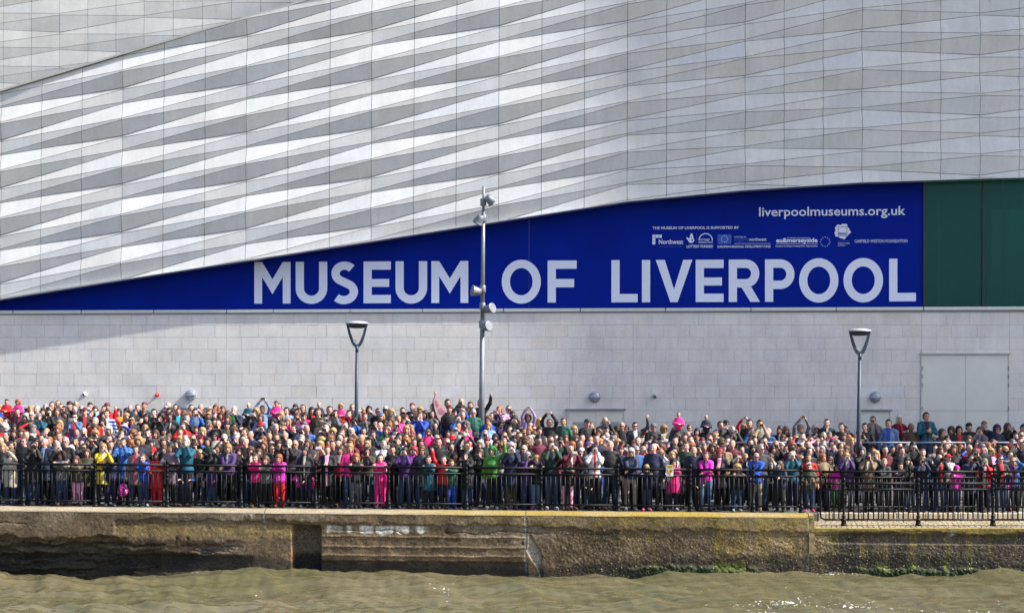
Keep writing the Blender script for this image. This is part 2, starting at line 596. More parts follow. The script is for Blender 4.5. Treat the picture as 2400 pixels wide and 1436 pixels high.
# ---- blue sign band with letters
sign = empty('museum_sign', (0, 0, 0), 'long blue sign band reading MUSEUM OF LIVERPOOL in big pale letters', 'sign')
def flat_poly(name, pts2, Y, depth, mat, parent):
    n = len(pts2)
    V = [(P(x, y, Y)) for (x, y) in pts2]
    V = [(v.x, Y, v.z) for v in V] + [(v.x, Y + depth, v.z) for v in V]
    Fc = [tuple(range(n)), tuple(range(2 * n - 1, n - 1, -1))] + [(i, i + n, (i + 1) % n + n, (i + 1) % n) for i in range(n)]
    me = mesh_from(name, V, Fc); fix_normals(me)
    return link(name, me, mat, parent)
sign_edges = [-260, 240, 570, 905, 1240, 1575, 1910, 2163]
def boty(x):
    for a, b in zip(BOT, BOT[1:]):
        if a[0] <= x <= b[0]: return a[1] + (b[1] - a[1]) * (x - a[0]) / (b[0] - a[0])
    return 410
for a, b in zip(sign_edges, sign_edges[1:]):
    flat_poly('sign_panel', [(a + 0.04, min(boty(a) - 40, 690)), (b - 0.04, boty(b) - 40), (b - 0.04, 735), (a + 0.04, 735)], YS, 0.05, M_BLUE, sign)
YL = YS - 0.006
def sy(x, v):
    """letter box: v=0 cap top, v=1 baseline, on the photo's slightly sloping line"""
    t = (x - 600) / 1546.0
    top, bot = 614.0 - 8.0 * t, 711.3 - 5.5 * t
    return top + (bot - top) * v
SW = 19.2
def ring(name, x0, x1, v0, v1, sw, a0=0.0, a1=360.0, n=56):
    """elliptical ring or arc in letter space"""
    cx, cv = (x0 + x1) / 2, (v0 + v1) / 2
    rx, rv = (x1 - x0) / 2, (v1 - v0) / 2
    hgt = 97.0
    out, inn = [], []
    for i in range(n + 1):
        a = math.radians(a0 + (a1 - a0) * i / n)
        out.append((cx + rx * math.cos(a), cv + rv * math.sin(a)))
        inn.append((cx + (rx - sw) * math.cos(a), cv + (rv - sw / hgt) * math.sin(a)))
    return out, inn
def poly_letter(name, rings, parent):
    """rings: list of quad strips (out, inn) and polygons, merged into one flat letter mesh with small thickness"""
    V, Fc = [], []
    def addp(x, v):
        p = P(x, sy(x, v), YL)
        V.append((p.x, YL, p.z)); return len(V) - 1
    for r in rings:
        if isinstance(r, tuple):
            o = [addp(*p) for p in r[0]]; i_ = [addp(*p) for p in r[1]]
            for q in range(len(o) - 1):
                Fc.append((o[q], o[q + 1], i_[q + 1], i_[q]))
        else:
            Fc.append(tuple(addp(*p) for p in r))
    me = mesh_from(name, V, Fc)
    bm = bmesh.new(); bm.from_mesh(me)
    bmesh.ops.remove_doubles(bm, verts=bm.verts[:], dist=0.002)
    for f in bm.faces:
        f.normal_update()
        if f.normal.y > 0: f.normal_flip()
    bm.to_mesh(me); bm.free()
    return link('letter', me, M_LETTER, parent)
def rect(x0, x1, v0, v1): return [(x0, v0), (x1, v0), (x1, v1), (x0, v1)]
HS = SW / 97.0
def L_I(x0, x1): return [rect(x0, x0 + SW, 0, 1)]
def L_L(x0, x1): return [[(x0, 0), (x0 + SW, 0), (x0 + SW, 1 - HS), (x1, 1 - HS), (x1, 1), (x0, 1)]]
def L_E(x0, x1):
    s = x0 + SW
    return [rect(x0, s, 0, HS), rect(x0, s, HS, .42), rect(x0, s, .42, .42 + HS * .96), rect(x0, s, .42 + HS * .96, 1 - HS), rect(x0, s, 1 - HS, 1),
            rect(s, x1, 0, HS), rect(s, x1 - 4, .42, .42 + HS * .96), rect(s, x1, 1 - HS, 1)]
def L_F(x0, x1):
    s = x0 + SW
    return [rect(x0, s, 0, HS), rect(x0, s, HS, .44), rect(x0, s, .44, .44 + HS), rect(x0, s, .44 + HS, 1), rect(s, x1, 0, HS), rect(s, x1 - 6, .44, .44 + HS)]
def L_O(x0, x1): return [ring('', x0, x1, -.022, 1.022, SW)]
def L_U(x0, x1):
    w = (x1 - x0) / 2 / 97.0
    c = 1.012 - w * .98
    o, i = ring('', x0, x1, c - w * .98, c + w * .98, SW, 0, 180, 30)
    return [rect(x0, x0 + SW, 0, c), rect(x1 - SW, x1, 0, c), (o, i)]
def L_M(x0, x1):
    s = SW * .95; m = (x0 + x1) / 2
    return [[(x0, 0), (x0 + s, 0), (x0 + s, .36), (x0 + s, 1), (x0, 1)], [(x1 - s, 0), (x1, 0), (x1, 1), (x1 - s, 1), (x1 - s, .36)],
            [(x0 + s, 0), (m, .415), (m, .775), (x0 + s, .36)], [(m, .415), (x1 - s, 0), (x1 - s, .36), (m, .775)]]
def L_V(x0, x1):
    m = (x0 + x1) / 2
    return [[(x0, 0), (x0 + SW * 1.1, 0), (m, .70), (m, 1), (m - 8.5, 1)], [(x1 - SW * 1.1, 0), (x1, 0), (m + 8.5, 1), (m, 1), (m, .70)]]
def L_P(x0, x1, vb=.70):
    s = x0 + SW
    r = vb / 2 * 97.0
    o, i = ring('', x1 - 2 * r * .98, x1, 0, vb, SW, -90, 90, 26)
    xc = x1 - r * .98
    return [rect(x0, s, 0, HS), rect(x0, s, HS, vb - HS), rect(x0, s, vb - HS, vb), rect(x0, s, vb, 1), rect(s, xc, 0, HS), rect(s, xc, vb - HS, vb), (o, i)]
def L_R(x0, x1):
    p = L_P(x0, x1 - 1.5, .66)
    return p + [[(x0 + 30, .66), (x0 + 52.5, .645), (x1, 1), (x1 - SW * 1.16, 1)]]
def L_S(x0, x1):
    # stroke along a spine of points
    w, h = x1 - x0, 1.0
    cx = (x0 + x1) / 2
    sp = []
    for i in range(17):      # upper bowl from the right terminal round to the middle
        a = math.radians(-38 - 202 * i / 16)
        sp.append((cx + 1 + (w / 2 - SW / 2 - 2.2) * math.cos(a), .285 + (.287 - HS / 2) * math.sin(a)))
    low = []
    for i in range(17):
        a = math.radians(-62 + 200 * i / 16)
        low.append((cx - .5 + (w / 2 - SW / 2) * math.cos(a), .722 + (.30 - HS / 2) * math.sin(a)))
    sp = sp + low
    o, i_ = [], []
    for q in range(len(sp)):
        a, b = sp[max(q - 1, 0)], sp[min(q + 1, len(sp) - 1)]
        dx, dy = b[0] - a[0], (b[1] - a[1]) * 97.0
        l = math.hypot(dx, dy)
        nx, ny = -dy / l * SW / 2, dx / l * SW / 2 / 97.0
        o.append((sp[q][0] + nx, sp[q][1] + ny)); i_.append((sp[q][0] - nx, sp[q][1] - ny))
    return [(o, i_)]
for (fn, a, b) in [(L_M, 596, 681), (L_U, 693, 767), (L_S, 773.5, 839.5), (L_E, 852, 916), (L_U, 927, 1001), (L_M, 1011, 1097.5), (L_O, 1176, 1267.5), (L_F, 1283.5, 1351.5),
                   (L_L, 1433, 1494.5), (L_I, 1504.5, 1524), (L_V, 1537, 1622.5), (L_E, 1630.5, 1696), (L_R, 1708, 1781), (L_P, 1793, 1862), (L_O, 1873, 1965), (L_O, 1977, 2069.5), (L_L, 2084, 2146.5)]:
    poly_letter('letter', fn(a, b), sign)

def text_part(name, body, x0, x1, base, size_px, mat, parent, Y=None, slope=-0.0042, extr=0.0):
    """flat lettering fitted between x0 and x1 (photo px) on baseline base"""
    Y = YL if Y is None else Y
    cu = bpy.data.curves.new('text', 'FONT')
    cu.body = body
    cu.size = 1.0
    cu.resolution_u = 3
    cu.offset = extr
    tmp = bpy.data.objects.new('text_tmp', cu)
    COL.objects.link(tmp)
    dg = bpy.context.evaluated_depsgraph_get()
    me = bpy.data.meshes.new_from_object(tmp.evaluated_get(dg))
    bpy.data.objects.remove(tmp)
    n = len(me.vertices)
    co = np.empty(n * 3); me.vertices.foreach_get('co', co); co = co.reshape(-1, 3)
    mn, mx = co[:, 0].min(), co[:, 0].max()
    px = x0 + (co[:, 0] - mn) / (mx - mn) * (x1 - x0)
    py = base - co[:, 1] * size_px + (px - x0) * slope
    W = np.stack([(px - 1200) * Y / F, np.full(n, Y), H - (py - HZ) * Y / F], 1)
    me.vertices.foreach_set('co', W.astype(np.float32).ravel())
    me.update()
    me.materials.clear()
    o = link(name, me, mat, parent)
    return o
text_part('web_address', 'liverpoolmuseums.org.uk', 1779, 2122, 506.5, 30, M_LETTER, sign, slope=-0.009, extr=0.012)
text_part('support_line', 'THE MUSEUM OF LIVERPOOL IS SUPPORTED BY', 1529, 1732, 537.3, 8.4, M_LETTER, sign, slope=-0.006, extr=0.02)
# supporters' marks
def quad(name, x0, y0, x1, y1, mat, Y=None): return flat_poly(name, [(x0, y0), (x1, y0), (x1, y1), (x0, y1)], YL if Y is None else Y, 0.004, mat, sign)
for (a, b, c, d) in [(1529, 550, 1536, 557.4), (1536.7, 550, 1543.6, 557.4), (1544.3, 550, 1551, 557.4), (1529, 558.1, 1536, 565), (1529, 565.7, 1536, 572.6)]:
    quad('logo_tile', a, b, c, d, M_LETTER)
text_part('logo_text', 'Northwest', 1544, 1601, 571.8, 15.5, M_LETTER, sign, extr=0.015)
text_part('logo_text', 'REGIONAL DEVELOPMENT AGENCY', 1544, 1601, 579.6, 4.6, M_EUBLUE, sign)
text_part('logo_text', 'LOTTERY FUNDED', 1609, 1671, 580.4, 8.6, M_LETTER, sign, extr=0.02)
# crossed-fingers hand emblem: palm, two fingers, thumb
def disc(name, cx, cy, rx, ry, mat, n=18, rot=0.0, Y=None):
    pts = []
    for i in range(n):
        a = 2 * math.pi * i / n
        x, y = rx * math.cos(a), ry * math.sin(a)
        pts.append((cx + x * math.cos(rot) - y * math.sin(rot), cy + x * math.sin(rot) + y * math.cos(rot)))
    return flat_poly(name, pts, YL if Y is None else Y, 0.004, mat, sign)
disc('logo_hand', 1620, 563, 7.2, 6.4, M_LETTER)
disc('logo_finger', 1619.5, 552, 2.0, 6.2, M_LETTER, rot=0.35, Y=YL - 0.003)
disc('logo_finger', 1622.5, 553, 1.9, 5.8, M_LETTER, rot=-0.3, Y=YL - 0.005)
disc('logo_thumb', 1611.8, 559.5, 2.0, 4.4, M_LETTER, rot=-0.7, Y=YL - 0.002)
disc('logo_face_mark', 1622.6, 562.5, 2.3, 2.0, M_BLUE, Y=YL - 0.008)
quad('logo_rule', 1632, 546, 1632.7, 569, M_EUBLUE)
def arc_strip(name, cx, cy, r0, r1, a0, a1, mat, n=24):
    V, Fc = [], []
    for i in range(n + 1):
        a = math.radians(a0 + (a1 - a0) * i / n)
        for r in (r0, r1):
            p = P(cx + r * math.cos(a), cy - r * math.sin(a), YL); V.append((p.x, YL, p.z))
    for i in range(n): Fc.append((2 * i, 2 * i + 1, 2 * i + 3, 2 * i + 2))
    return link(name, mesh_from(name, V, Fc), mat, sign)
arc_strip('logo_arch', 1654, 563, 14.5, 16.6, 0, 180, M_LETTER)
text_part('logo_text', 'heritage', 1637.5, 1663, 563.5, 8.5, M_LETTER, sign)
text_part('logo_text', 'lottery fund', 1637.5, 1670, 569.8, 8.5, M_LETTER, sign)
quad('logo_flag', 1682, 549, 1714, 571.5, M_EUBLUE, YL)
for i in range(12):
    a = 2 * math.pi * i / 12
    disc('logo_star', 1698 + 7.4 * math.cos(a), 560.3 + 7.4 * math.sin(a), 0.9, 0.9, M_LETTER, 6, Y=YL - 0.006)
    disc('logo_star', 1934 + 10.8 * math.cos(a), 566.5 + 10.8 * math.sin(a), 1.1, 1.1, M_LETTER, 6)
text_part('logo_text', 'INVESTING IN', 1721, 1748, 557, 4.6, M_LETTER, sign)
text_part('logo_text', 'englands', 1721, 1756, 564.6, 10.5, M_EUBLUE, sign, extr=0.01)
text_part('logo_text', 'northwest', 1756.6, 1796, 564.3, 10.5, M_LETTER, sign, extr=0.01)
quad('logo_rule', 1721, 570.2, 1806, 570.9, M_LETTER)
text_part('logo_text', 'EUROPEAN REGIONAL DEVELOPMENT FUND', 1682, 1806, 580.5, 7.4, M_LETTER, sign, extr=0.015)
text_part('logo_text', 'eu&merseyside', 1819, 1916, 568, 14.5, M_LETTER, sign, extr=0.03)
text_part('logo_text', 'the objective one programme', 1845, 1896, 558.6, 4.4, M_LETTER, sign)
quad('logo_rule', 1819, 571.6, 1916, 572.3, M_LETTER)
text_part('logo_text', 'European Funding is Creating New Opportunities', 1818, 1916, 578.4, 5.0, M_LETTER, sign, extr=0.01)
pts = []
for i in range(40):
    a = 2 * math.pi * i / 40
    r = 17.2 + 1.6 * math.sin(5 * a + 1) + 1.1 * math.sin(11 * a)
    pts.append((1974 + r * 1.04 * math.cos(a), 541.8 + r * math.sin(a)))
flat_poly('logo_blot', pts, YL, 0.004, M_LETTER, sign)
for (a, b, c, d) in [(1964, 531, 1985.5, 531.9), (1964, 551.8, 1985.5, 552.7), (1964, 531.9, 1964.9, 551.8), (1984.6, 531.9, 1985.5, 551.8)]:
    quad('logo_frame', a, b, c, d, M_BLUE, YL - 0.006)
text_part('logo_text', 'dcms', 1965.5, 1983.5, 550, 9.0, M_BLUE, sign, Y=YL - 0.006, extr=0.02)
for i, t in enumerate(['department for', 'culture, media', 'and sport']):
    text_part('logo_text', t, 1964, 1964 + [27, 27, 17][i], 566.5 + i * 4.9, 5.0, M_EUBLUE if i == 0 else M_LETTER, sign)
text_part('logo_text', 'GARFIELD WESTON FOUNDATION', 2003, 2127, 568.5, 10.2, M_LETTER, sign)

# ---- glazed end: room, panes, mullions
M_GLASS, nt, N, L, b = newmat('green_glass')
b.inputs['Base Color'].default_value = (0.018, 0.24, 0.205, 1)
b.inputs['Roughness'].default_value = 0.04
b.inputs['Transmission Weight'].default_value = 0.8
b.inputs['IOR'].default_value = 1.22
M_ROOM = plain('room_dark', (0.13, 0.20, 0.18), 0.8, 0, 0.25, 0.8)
M_MULL = plain('mullion_bronze', (0.025, 0.028, 0.035), 0.4, 0.4)
room = empty('glazed_gallery', (0, 0, 0), 'dark green glazed gallery window at the right end of the sign', 'window')
x0, x1 = PX(2163, YS), PX(2660, YS)
z0, z1 = PZ(719, YS), PZ(380, YS)
V = box_verts(x0, x1, YS + 0.06, YS + 5, z0 - 0.05, z1)
me = mesh_from('room_shell', V, [BOXF[0], BOXF[3], BOXF[4], BOXF[5]])
link('room_shell', me, M_ROOM, room)
for (a, b_) in [(2168, 2301), (2306.5, 2480), (2485, 2655)]:
    p0, p1 = P(a, 400, YS), P(b_, 716.5, YS)
    box('pane', p0.x, p1.x, YS - 0.01, YS + 0.012, p1.z, p0.z, M_GLASS, room)
for (a, b_) in [(2163.2, 2167.6), (2301.4, 2306.2), (2480.3, 2484.7)]:
    box('mullion', PX(a, YS), PX(b_, YS), YS - 0.05, YS + 0.05, PZ(718, YS), PZ(400, YS), M_MULL, room)
box('bottom_rail', PX(2168, YS), PX(2655, YS), YS - 0.03, YS + 0.04, PZ(719.5, YS), PZ(716.9, YS), M_MULL, room)
M_BALG = plain('pale_glass_edge', (0.55, 0.8, 0.76), 0.2)
for (xa, xb) in ((2195, 2200), (2352, 2357)):
    box('inner_column', PX(xa, YS + 2.4), PX(xb, YS + 2.4), YS + 2.3, YS + 2.5, PZ(716, YS), PZ(400, YS), M_ALU, room)
box('inner_screen', PX(2325, YS + 3), PX(2470, YS + 3), YS + 3.0, YS + 3.1, PZ(717, YS), PZ(470, YS), M_DOORFRAME, room)
for x in [2328, 2333, 2346, 2352, 2357, 2366, 2372, 2380, 2385, 2391, 2396]:
    a = rnd.uniform(642, 655)
    box('baluster', PX(x, YS), PX(x + 1.4, YS), YS + 0.55, YS + 0.6, PZ(716, YS), PZ(a, YS), M_BALG, room)

# ---- doors in the block wall
def door(name, label, x0, x1, top, leaves, hood=True, louvre=False, split=None, dark=False):
    bot = 1180
    t = empty(name, tuple(P((x0 + x1) / 2, bot, YW)), label, 'door')
    f = 3.2
    Y0 = YW - 0.035
    for (nm, a, b2, c, d) in [('door_frame', x0, x0 + f, top + f, bot), ('door_frame', x1 - f, x1, top + f, bot), ('door_frame', x0, x1, top, top + f - 0.2)]:
        box(nm, PX(a, YW), PX(b2, YW), Y0, Y0 + 0.05, PZ(d, YW), PZ(c, YW), M_DOORFRAME, t)
    w = (x1 - x0 - 2 * f) / leaves
    for i in range(leaves):
        a, b2 = x0 + f + i * w + 0.35, x0 + f + (i + 1) * w - 0.35
        rows = [(top + f + 0.4, bot)] if split is None else [(top + f + 0.4, split - 0.3), (split + 0.3, bot)]
        for (r0, r1) in rows:
            lf = box('door_leaf', PX(a, YW), PX(b2, YW), Y0 + 0.015, Y0 + 0.046, PZ(r1, YW), PZ(r0, YW), M_BLACK if dark else M_DOOR, t)
        if louvre:
            yy = top + 28
            while yy < bot - 120:
                sl = box('louvre_slat', PX(a + 10, YW), PX(b2 - 8, YW), Y0 + 0.004, Y0 + 0.0145, PZ(yy + 2.2, YW), PZ(yy, YW), M_BULK, t)
                yy += 3.2
    if split is not None:
        for hy in (858, 877, 898, 953, 990):
            for hx in (x0 + 2.0, x1 - 3.4):
                box('hinge', PX(hx, YW), PX(hx + 1.4, YW), Y0 - 0.02, Y0 - 0.002, PZ(hy + 9, YW), PZ(hy, YW), M_HOOD, t)
    if hood:
        box('door_hood', PX(x0 - 2, YW), PX(x1 + 2, YW), YW - 0.10, YW + 0.01, PZ(top, YW), PZ(top - 3.4, YW), M_HOOD if split is None else M_DOORFRAME, t, 0.008)
    return t
door('service_door', 'pale double door under a grey hood below the leftmost round wall light', 386, 512, 957, 2)
box('door_closer', PX(444, YW), PX(500, YW), YW - 0.06, YW + 0.05, PZ(967, YW), PZ(964, YW), M_HOOD, bpy.data.objects['service_door'])
door('louvred_door', 'cream double door with louvre panels below the middle round wall light', 1329, 1464, 960.5, 2, louvre=True)
door('exit_door', 'narrow cream single door under the rightmost round wall light', 2016.5, 2088.5, 962, 1)
door('loading_door', 'tall wide cream loading door of four panels at the right of the wall', 2158.5, 2366, 829, 2, split=962)
door('dark_door', 'low dark door opening at the far left of the block wall', 54, 126, 953, 1, hood=False, dark=True)

# ---- fittings on the wall
def bulkhead(px, py, label):
    c = P(px, py, YW)
    t = empty('wall_light', (c.x, YW, c.z), label, 'wall light', 'round wall lights')
    R = 12.8 / 72.05
    link('base_ring', lathe_mesh('base_ring', [(R * 0.96, 0.0), (R, -0.02), (R, -0.06), (R * 0.97, -0.07)], 32, 'Y', (c.x, YW, c.z)), M_BULK, t)
    link('diffuser', lathe_mesh('diffuser', [(R * 0.93, -0.066), (R * 0.88, -0.10), (R * 0.7, -0.13), (R * 0.4, -0.147), (0.004, -0.152)], 32, 'Y', (c.x, YW, c.z)), M_LENS, t)
    box('guard_bar', c.x - R * 0.92, c.x + R * 0.92, YW - 0.160, YW - 0.066, c.z - 0.014, c.z + 0.006, M_BULK, t)
    box('guard_strut', c.x - 0.009, c.x + 0.009, YW - 0.158, YW - 0.066, c.z - R * 0.9, c.z - 0.015, M_BULK, t)
bulkhead(447.5, 925.5, 'leftmost round grey wall light casting a slanting shadow on sunlit blocks')
bulkhead(1394, 930, 'round grey wall light above the louvred cream double door')
bulkhead(2051, 930.5, 'round grey wall light to the right of the right street lamp post')
def stub(name, px, py, label, cat, shell, r, ln, eye):
    c = P(px, py, YW)
    t = empty(name, (c.x, YW, c.z), label, cat)
    link('bracket_arm', lathe_mesh('bracket_arm', [(r * 1.1, 0.0), (r * 1.1, -0.02), (r * 0.42, -0.04), (r * 0.42, -ln + r)], 16, 'Y', (c.x, YW, c.z)), shell, t)
    prof = [(r * math.sin(a), -ln - r * math.cos(a) + r * 0.0) for a in [math.pi * (1 - i / 12) for i in range(13)]]
    prof[0] = (0.002, prof[0][1]); prof[-1] = (0.002, prof[-1][1])
    link('dome', lathe_mesh('dome', prof, 24, 'Y', (c.x, YW, c.z)), shell, t)
    if eye:
        link('lens', lathe_mesh('lens', [(r * 0.62, -ln - r * 0.72), (r * 0.5, -ln - r * 0.95), (r * 0.2, -ln - r * 1.08), (0.001, -ln - r * 1.1)], 18, 'Y', (c.x - r * 0.12, YW, c.z - r * 0.1)), M_BLACK, t)
stub('security_camera', 199.5, 923, 'white dome security camera on the sunlit wall at far left', 'camera', M_WHITE, 0.066, 0.13, True)
stub('alarm_bell', 369.5, 925, 'small red alarm bell standing out from the sunlit wall', 'alarm', M_RED, 0.055, 0.17, False)
stub('security_camera', 1535, 928.5, 'small dome security camera on the shaded wall right of the louvred door', 'camera', M_SILVER, 0.066, 0.13, True)
# ------------------------------------------------------------------ ground, quay, river
XSTEP = PX(1912, 40.0)      # where the high quay stops and the low quay begins
def ground(x, y):
    """height of the promenade surface"""
    z = zg(x)
    if x > XSTEP: return z - 0.105
    left = min(max((PX(1330, y) - x) / 1.6, 0), 1)
    r = 0.0
    for yy in (43.2, 44.9, 46.6, 48.3):
        r += 0.135 * min(max((y - yy) / 0.12, 0), 1)
    return z + r * left

M_PAVE = plain('paving', (0.13, 0.125, 0.115), 0.85, 0, 0.2, 3.0, 0.3, 40)
xs = np.concatenate([np.linspace(-120, -17, 12), np.linspace(-16.5, 19, 240), np.linspace(20, 120, 12)])
xs = np.sort(np.concatenate([xs, [XSTEP - 0.001, XSTEP + 0.001]]))
ys = np.sort(np.concatenate([np.linspace(39.78, YW + 0.3, 40), np.array([a + d for a in (43.2, 44.9, 46.6, 48.3) for d in (0.0, 0.12)])]))
def yfront(x): return 39.78 if x <= XSTEP else 41.22
V = []
for yy in ys:
    for x in xs:
        y2 = max(yy, yfront(x))
        V.append((x, y2, ground(x, y2)))
nx_ = len(xs)
Q = np.array([(j * nx_ + i, j * nx_ + i + 1, (j + 1) * nx_ + i + 1, (j + 1) * nx_ + i) for j in range(len(ys) - 1) for i in range(nx_ - 1)])
prom = link('promenade', np_mesh('promenade', np.array(V), Q), M_PAVE)
prom.data.polygons.foreach_set('use_smooth', np.zeros(len(Q), bool))
prom['kind'] = 'structure'

# river surface: one sheet, fine where seen
gx = np.concatenate([-np.geomspace(400, 17, 14), np.linspace(-16, 16, 430), np.geomspace(17, 400, 14)])
gy = np.concatenate([-np.geomspace(400, 2, 10), np.linspace(0, 24, 20)[1:], np.linspace(24.2, 39.9, 300)])
GX, GY = np.meshgrid(gx, gy)
WZ = -1.475
def waves(x, y):
    z = np.zeros_like(x)
    r = np.random.RandomState(3)
    for i in range(34):
        lam = 0.45 * (1.13 ** i) * 0.6
        if lam > 6.5: break
        an = r.normal(0.55, 0.55)
        k = 2 * np.pi / lam
        ph = r.uniform(0, 2 * np.pi)
        wob = 0.9 * np.sin(0.37 * x + r.uniform(0, 6)) + 0.9 * np.sin(0.31 * y + r.uniform(0, 6))
        a = 0.0125 * lam ** 0.60
        s = np.sin(k * (x * np.sin(an) * 1.0 + y * np.cos(an)) + ph + wob)
        z += a * (1 - np.abs(s)) * 1.25 - a * 0.6 if i % 2 else a * s * 0.9
    n = fbm(x * 0.7, y * 0.9, oct=3, seed=4)
    n2 = fbm(x * 0.33 + 4, y * 0.5, oct=3, seed=9)
    return z * (0.42 + 1.1 * n) + (n2 - 0.5) * 0.22
near = (np.abs(GX) < 18) & (GY > 20)
Z = np.full_like(GX, 0.0)
Z[near] = waves(GX[near], GY[near])
Z += WZ
Vv = np.stack([GX.ravel(), GY.ravel(), Z.ravel()], 1)
nx_ = len(gx)
jj, ii = np.meshgrid(np.arange(len(gy) - 1), np.arange(nx_ - 1), indexing='ij')
Q = np.stack([jj * nx_ + ii, jj * nx_ + ii + 1, (jj + 1) * nx_ + ii + 1, (jj + 1) * nx_ + ii], -1).reshape(-1, 4)
M_WATER, nt, N, L, b = newmat('river_water')
b.inputs['Roughness'].default_value = 0.05
b.inputs['IOR'].default_value = 1.33
geo = N.new('ShaderNodeNewGeometry')
n1 = N.new('ShaderNodeTexNoise'); n1.inputs['Scale'].default_value = 0.35; n1.inputs['Detail'].default_value = 3
L.new(geo.outputs['Position'], n1.inputs['Vector'])
cr = N.new('ShaderNodeValToRGB')
cr.color_ramp.elements[0].position = 0.35; cr.color_ramp.elements[0].color = (0.100, 0.092, 0.045, 1)
cr.color_ramp.elements[1].position = 0.68; cr.color_ramp.elements[1].color = (0.122, 0.104, 0.056, 1)
L.new(n1.outputs['Fac'], cr.inputs[0]); 
# flecks of foam
mp = N.new('ShaderNodeMapping'); mp.inputs['Scale'].default_value = (1, 0.6, 1)
L.new(geo.outputs['Position'], mp.inputs[0])
n2 = N.new('ShaderNodeTexNoise'); n2.inputs['Scale'].default_value = 15; n2.inputs['Detail'].default_value = 3
L.new(mp.outputs[0], n2.inputs['Vector'])
n3 = N.new('ShaderNodeTexNoise'); n3.inputs['Scale'].default_value = 0.45; n3.inputs['Detail'].default_value = 2
L.new(geo.outputs['Position'], n3.inputs['Vector'])
ad = N.new('ShaderNodeMath'); ad.operation = 'ADD'; L.new(n2.outputs['Fac'], ad.inputs[0]); L.new(n3.outputs['Fac'], ad.inputs[1])
sxp = N.new('ShaderNodeSeparateXYZ'); L.new(geo.outputs['Position'], sxp.inputs[0])
rgt = N.new('ShaderNodeMapRange'); rgt.inputs[1].default_value = 1.0; rgt.inputs[2].default_value = 5.0; rgt.inputs[3].default_value = -0.12; rgt.inputs[4].default_value = 0.02
L.new(sxp.outputs[0], rgt.inputs[0])
ad2 = N.new('ShaderNodeMath'); ad2.operation = 'ADD'; L.new(ad.outputs[0], ad2.inputs[0]); L.new(rgt.outputs[0], ad2.inputs[1])
mr = N.new('ShaderNodeMapRange'); mr.inputs[1].default_value = 1.27; mr.inputs[2].default_value = 1.32
L.new(ad2.outputs[0], mr.inputs[0])
mx = N.new('ShaderNodeMix'); mx.data_type = 'RGBA'
L.new(mr.outputs[0], mx.inputs['Factor']); L.new(cr.outputs[0], mx.inputs[6]); mx.inputs[7].default_value = (0.7, 0.7, 0.66, 1)
L.new(mx.outputs[2], b.inputs['Base Color'])
nb = N.new('ShaderNodeTexNoise'); nb.noise_type = 'RIDGED_MULTIFRACTAL'; nb.inputs['Scale'].default_value = 2.6; nb.inputs['Detail'].default_value = 5; nb.inputs['Roughness'].default_value = 0.55
mp2 = N.new('ShaderNodeMapping'); mp2.inputs['Scale'].default_value = (0.8, 1.5, 1); mp2.inputs['Rotation'].default_value = (0, 0, 0.35)
L.new(geo.outputs['Position'], mp2.inputs[0]); L.new(mp2.outputs[0], nb.inputs['Vector'])
bp = N.new('ShaderNodeBump'); bp.inputs['Strength'].default_value = 1.0; bp.inputs['Distance'].default_value = 0.035
L.new(nb.outputs['Fac'], bp.inputs['Height']); L.new(bp.outputs[0], b.inputs['Normal'])
river = link('river_water', np_mesh('river_water', Vv, Q), M_WATER)
river['kind'] = 'structure'

# ---- quay face: displaced, stained concrete
M_QUAY, nt, N, L, b = newmat('stained_concrete')
b.inputs['Roughness'].default_value = 0.85
b.inputs['Specular IOR Level'].default_value = 0.3
at = N.new('ShaderNodeAttribute'); at.attribute_name = 'tint'
geo = N.new('ShaderNodeNewGeometry')
na = N.new('ShaderNodeTexNoise'); na.inputs['Scale'].default_value = 38; na.inputs['Detail'].default_value = 6; na.inputs['Roughness'].default_value = 0.75
L.new(geo.outputs['Position'], na.inputs['Vector'])
mr = N.new('ShaderNodeMapRange'); mr.inputs[1].default_value = 0.32; mr.inputs[2].default_value = 0.68; mr.inputs[3].default_value = 0.30; mr.inputs[4].default_value = 1.85
L.new(na.outputs['Fac'], mr.inputs[0])
sc = N.new('ShaderNodeVectorMath'); sc.operation = 'SCALE'
L.new(at.outputs['Color'], sc.inputs[0]); L.new(mr.outputs[0], sc.inputs['Scale'])
vo = N.new('ShaderNodeTexVoronoi'); vo.inputs['Scale'].default_value = 17
L.new(geo.outputs['Position'], vo.inputs['Vector'])
m2 = N.new('ShaderNodeMapRange'); m2.inputs[1].default_value = 0.30; m2.inputs[2].default_value = 0.12
L.new(vo.outputs['Distance'], m2.inputs[0])
sx = N.new('ShaderNodeSeparateColor'); L.new(vo.outputs['Color'], sx.inputs[0])
gt = N.new('ShaderNodeMath'); gt.operation = 'GREATER_THAN'; gt.inputs[1].default_value = 0.72; L.new(sx.outputs[0], gt.inputs[0])
aa = N.new('ShaderNodeAttribute'); aa.attribute_name = 'pebble'
k1 = N.new('ShaderNodeMath'); k1.operation = 'MULTIPLY'; L.new(m2.outputs[0], k1.inputs[0]); L.new(gt.outputs[0], k1.inputs[1])
k2 = N.new('ShaderNodeMath'); k2.operation = 'MULTIPLY'; L.new(k1.outputs[0], k2.inputs[0]); L.new(aa.outputs['Fac'], k2.inputs[1])
mx = N.new('ShaderNodeMix'); mx.data_type = 'RGBA'
L.new(k2.outputs[0], mx.inputs['Factor']); L.new(sc.outputs[0], mx.inputs[6]); mx.inputs[7].default_value = (0.50, 0.40, 0.24, 1)
L.new(mx.outputs[2], b.inputs['Base Color'])
bp = N.new('ShaderNodeBump'); bp.inputs['Strength'].default_value = 0.7; bp.inputs['Distance'].default_value = 0.008
L.new(na.outputs['Fac'], bp.inputs['Height']); L.new(bp.outputs[0], b.inputs['Normal'])

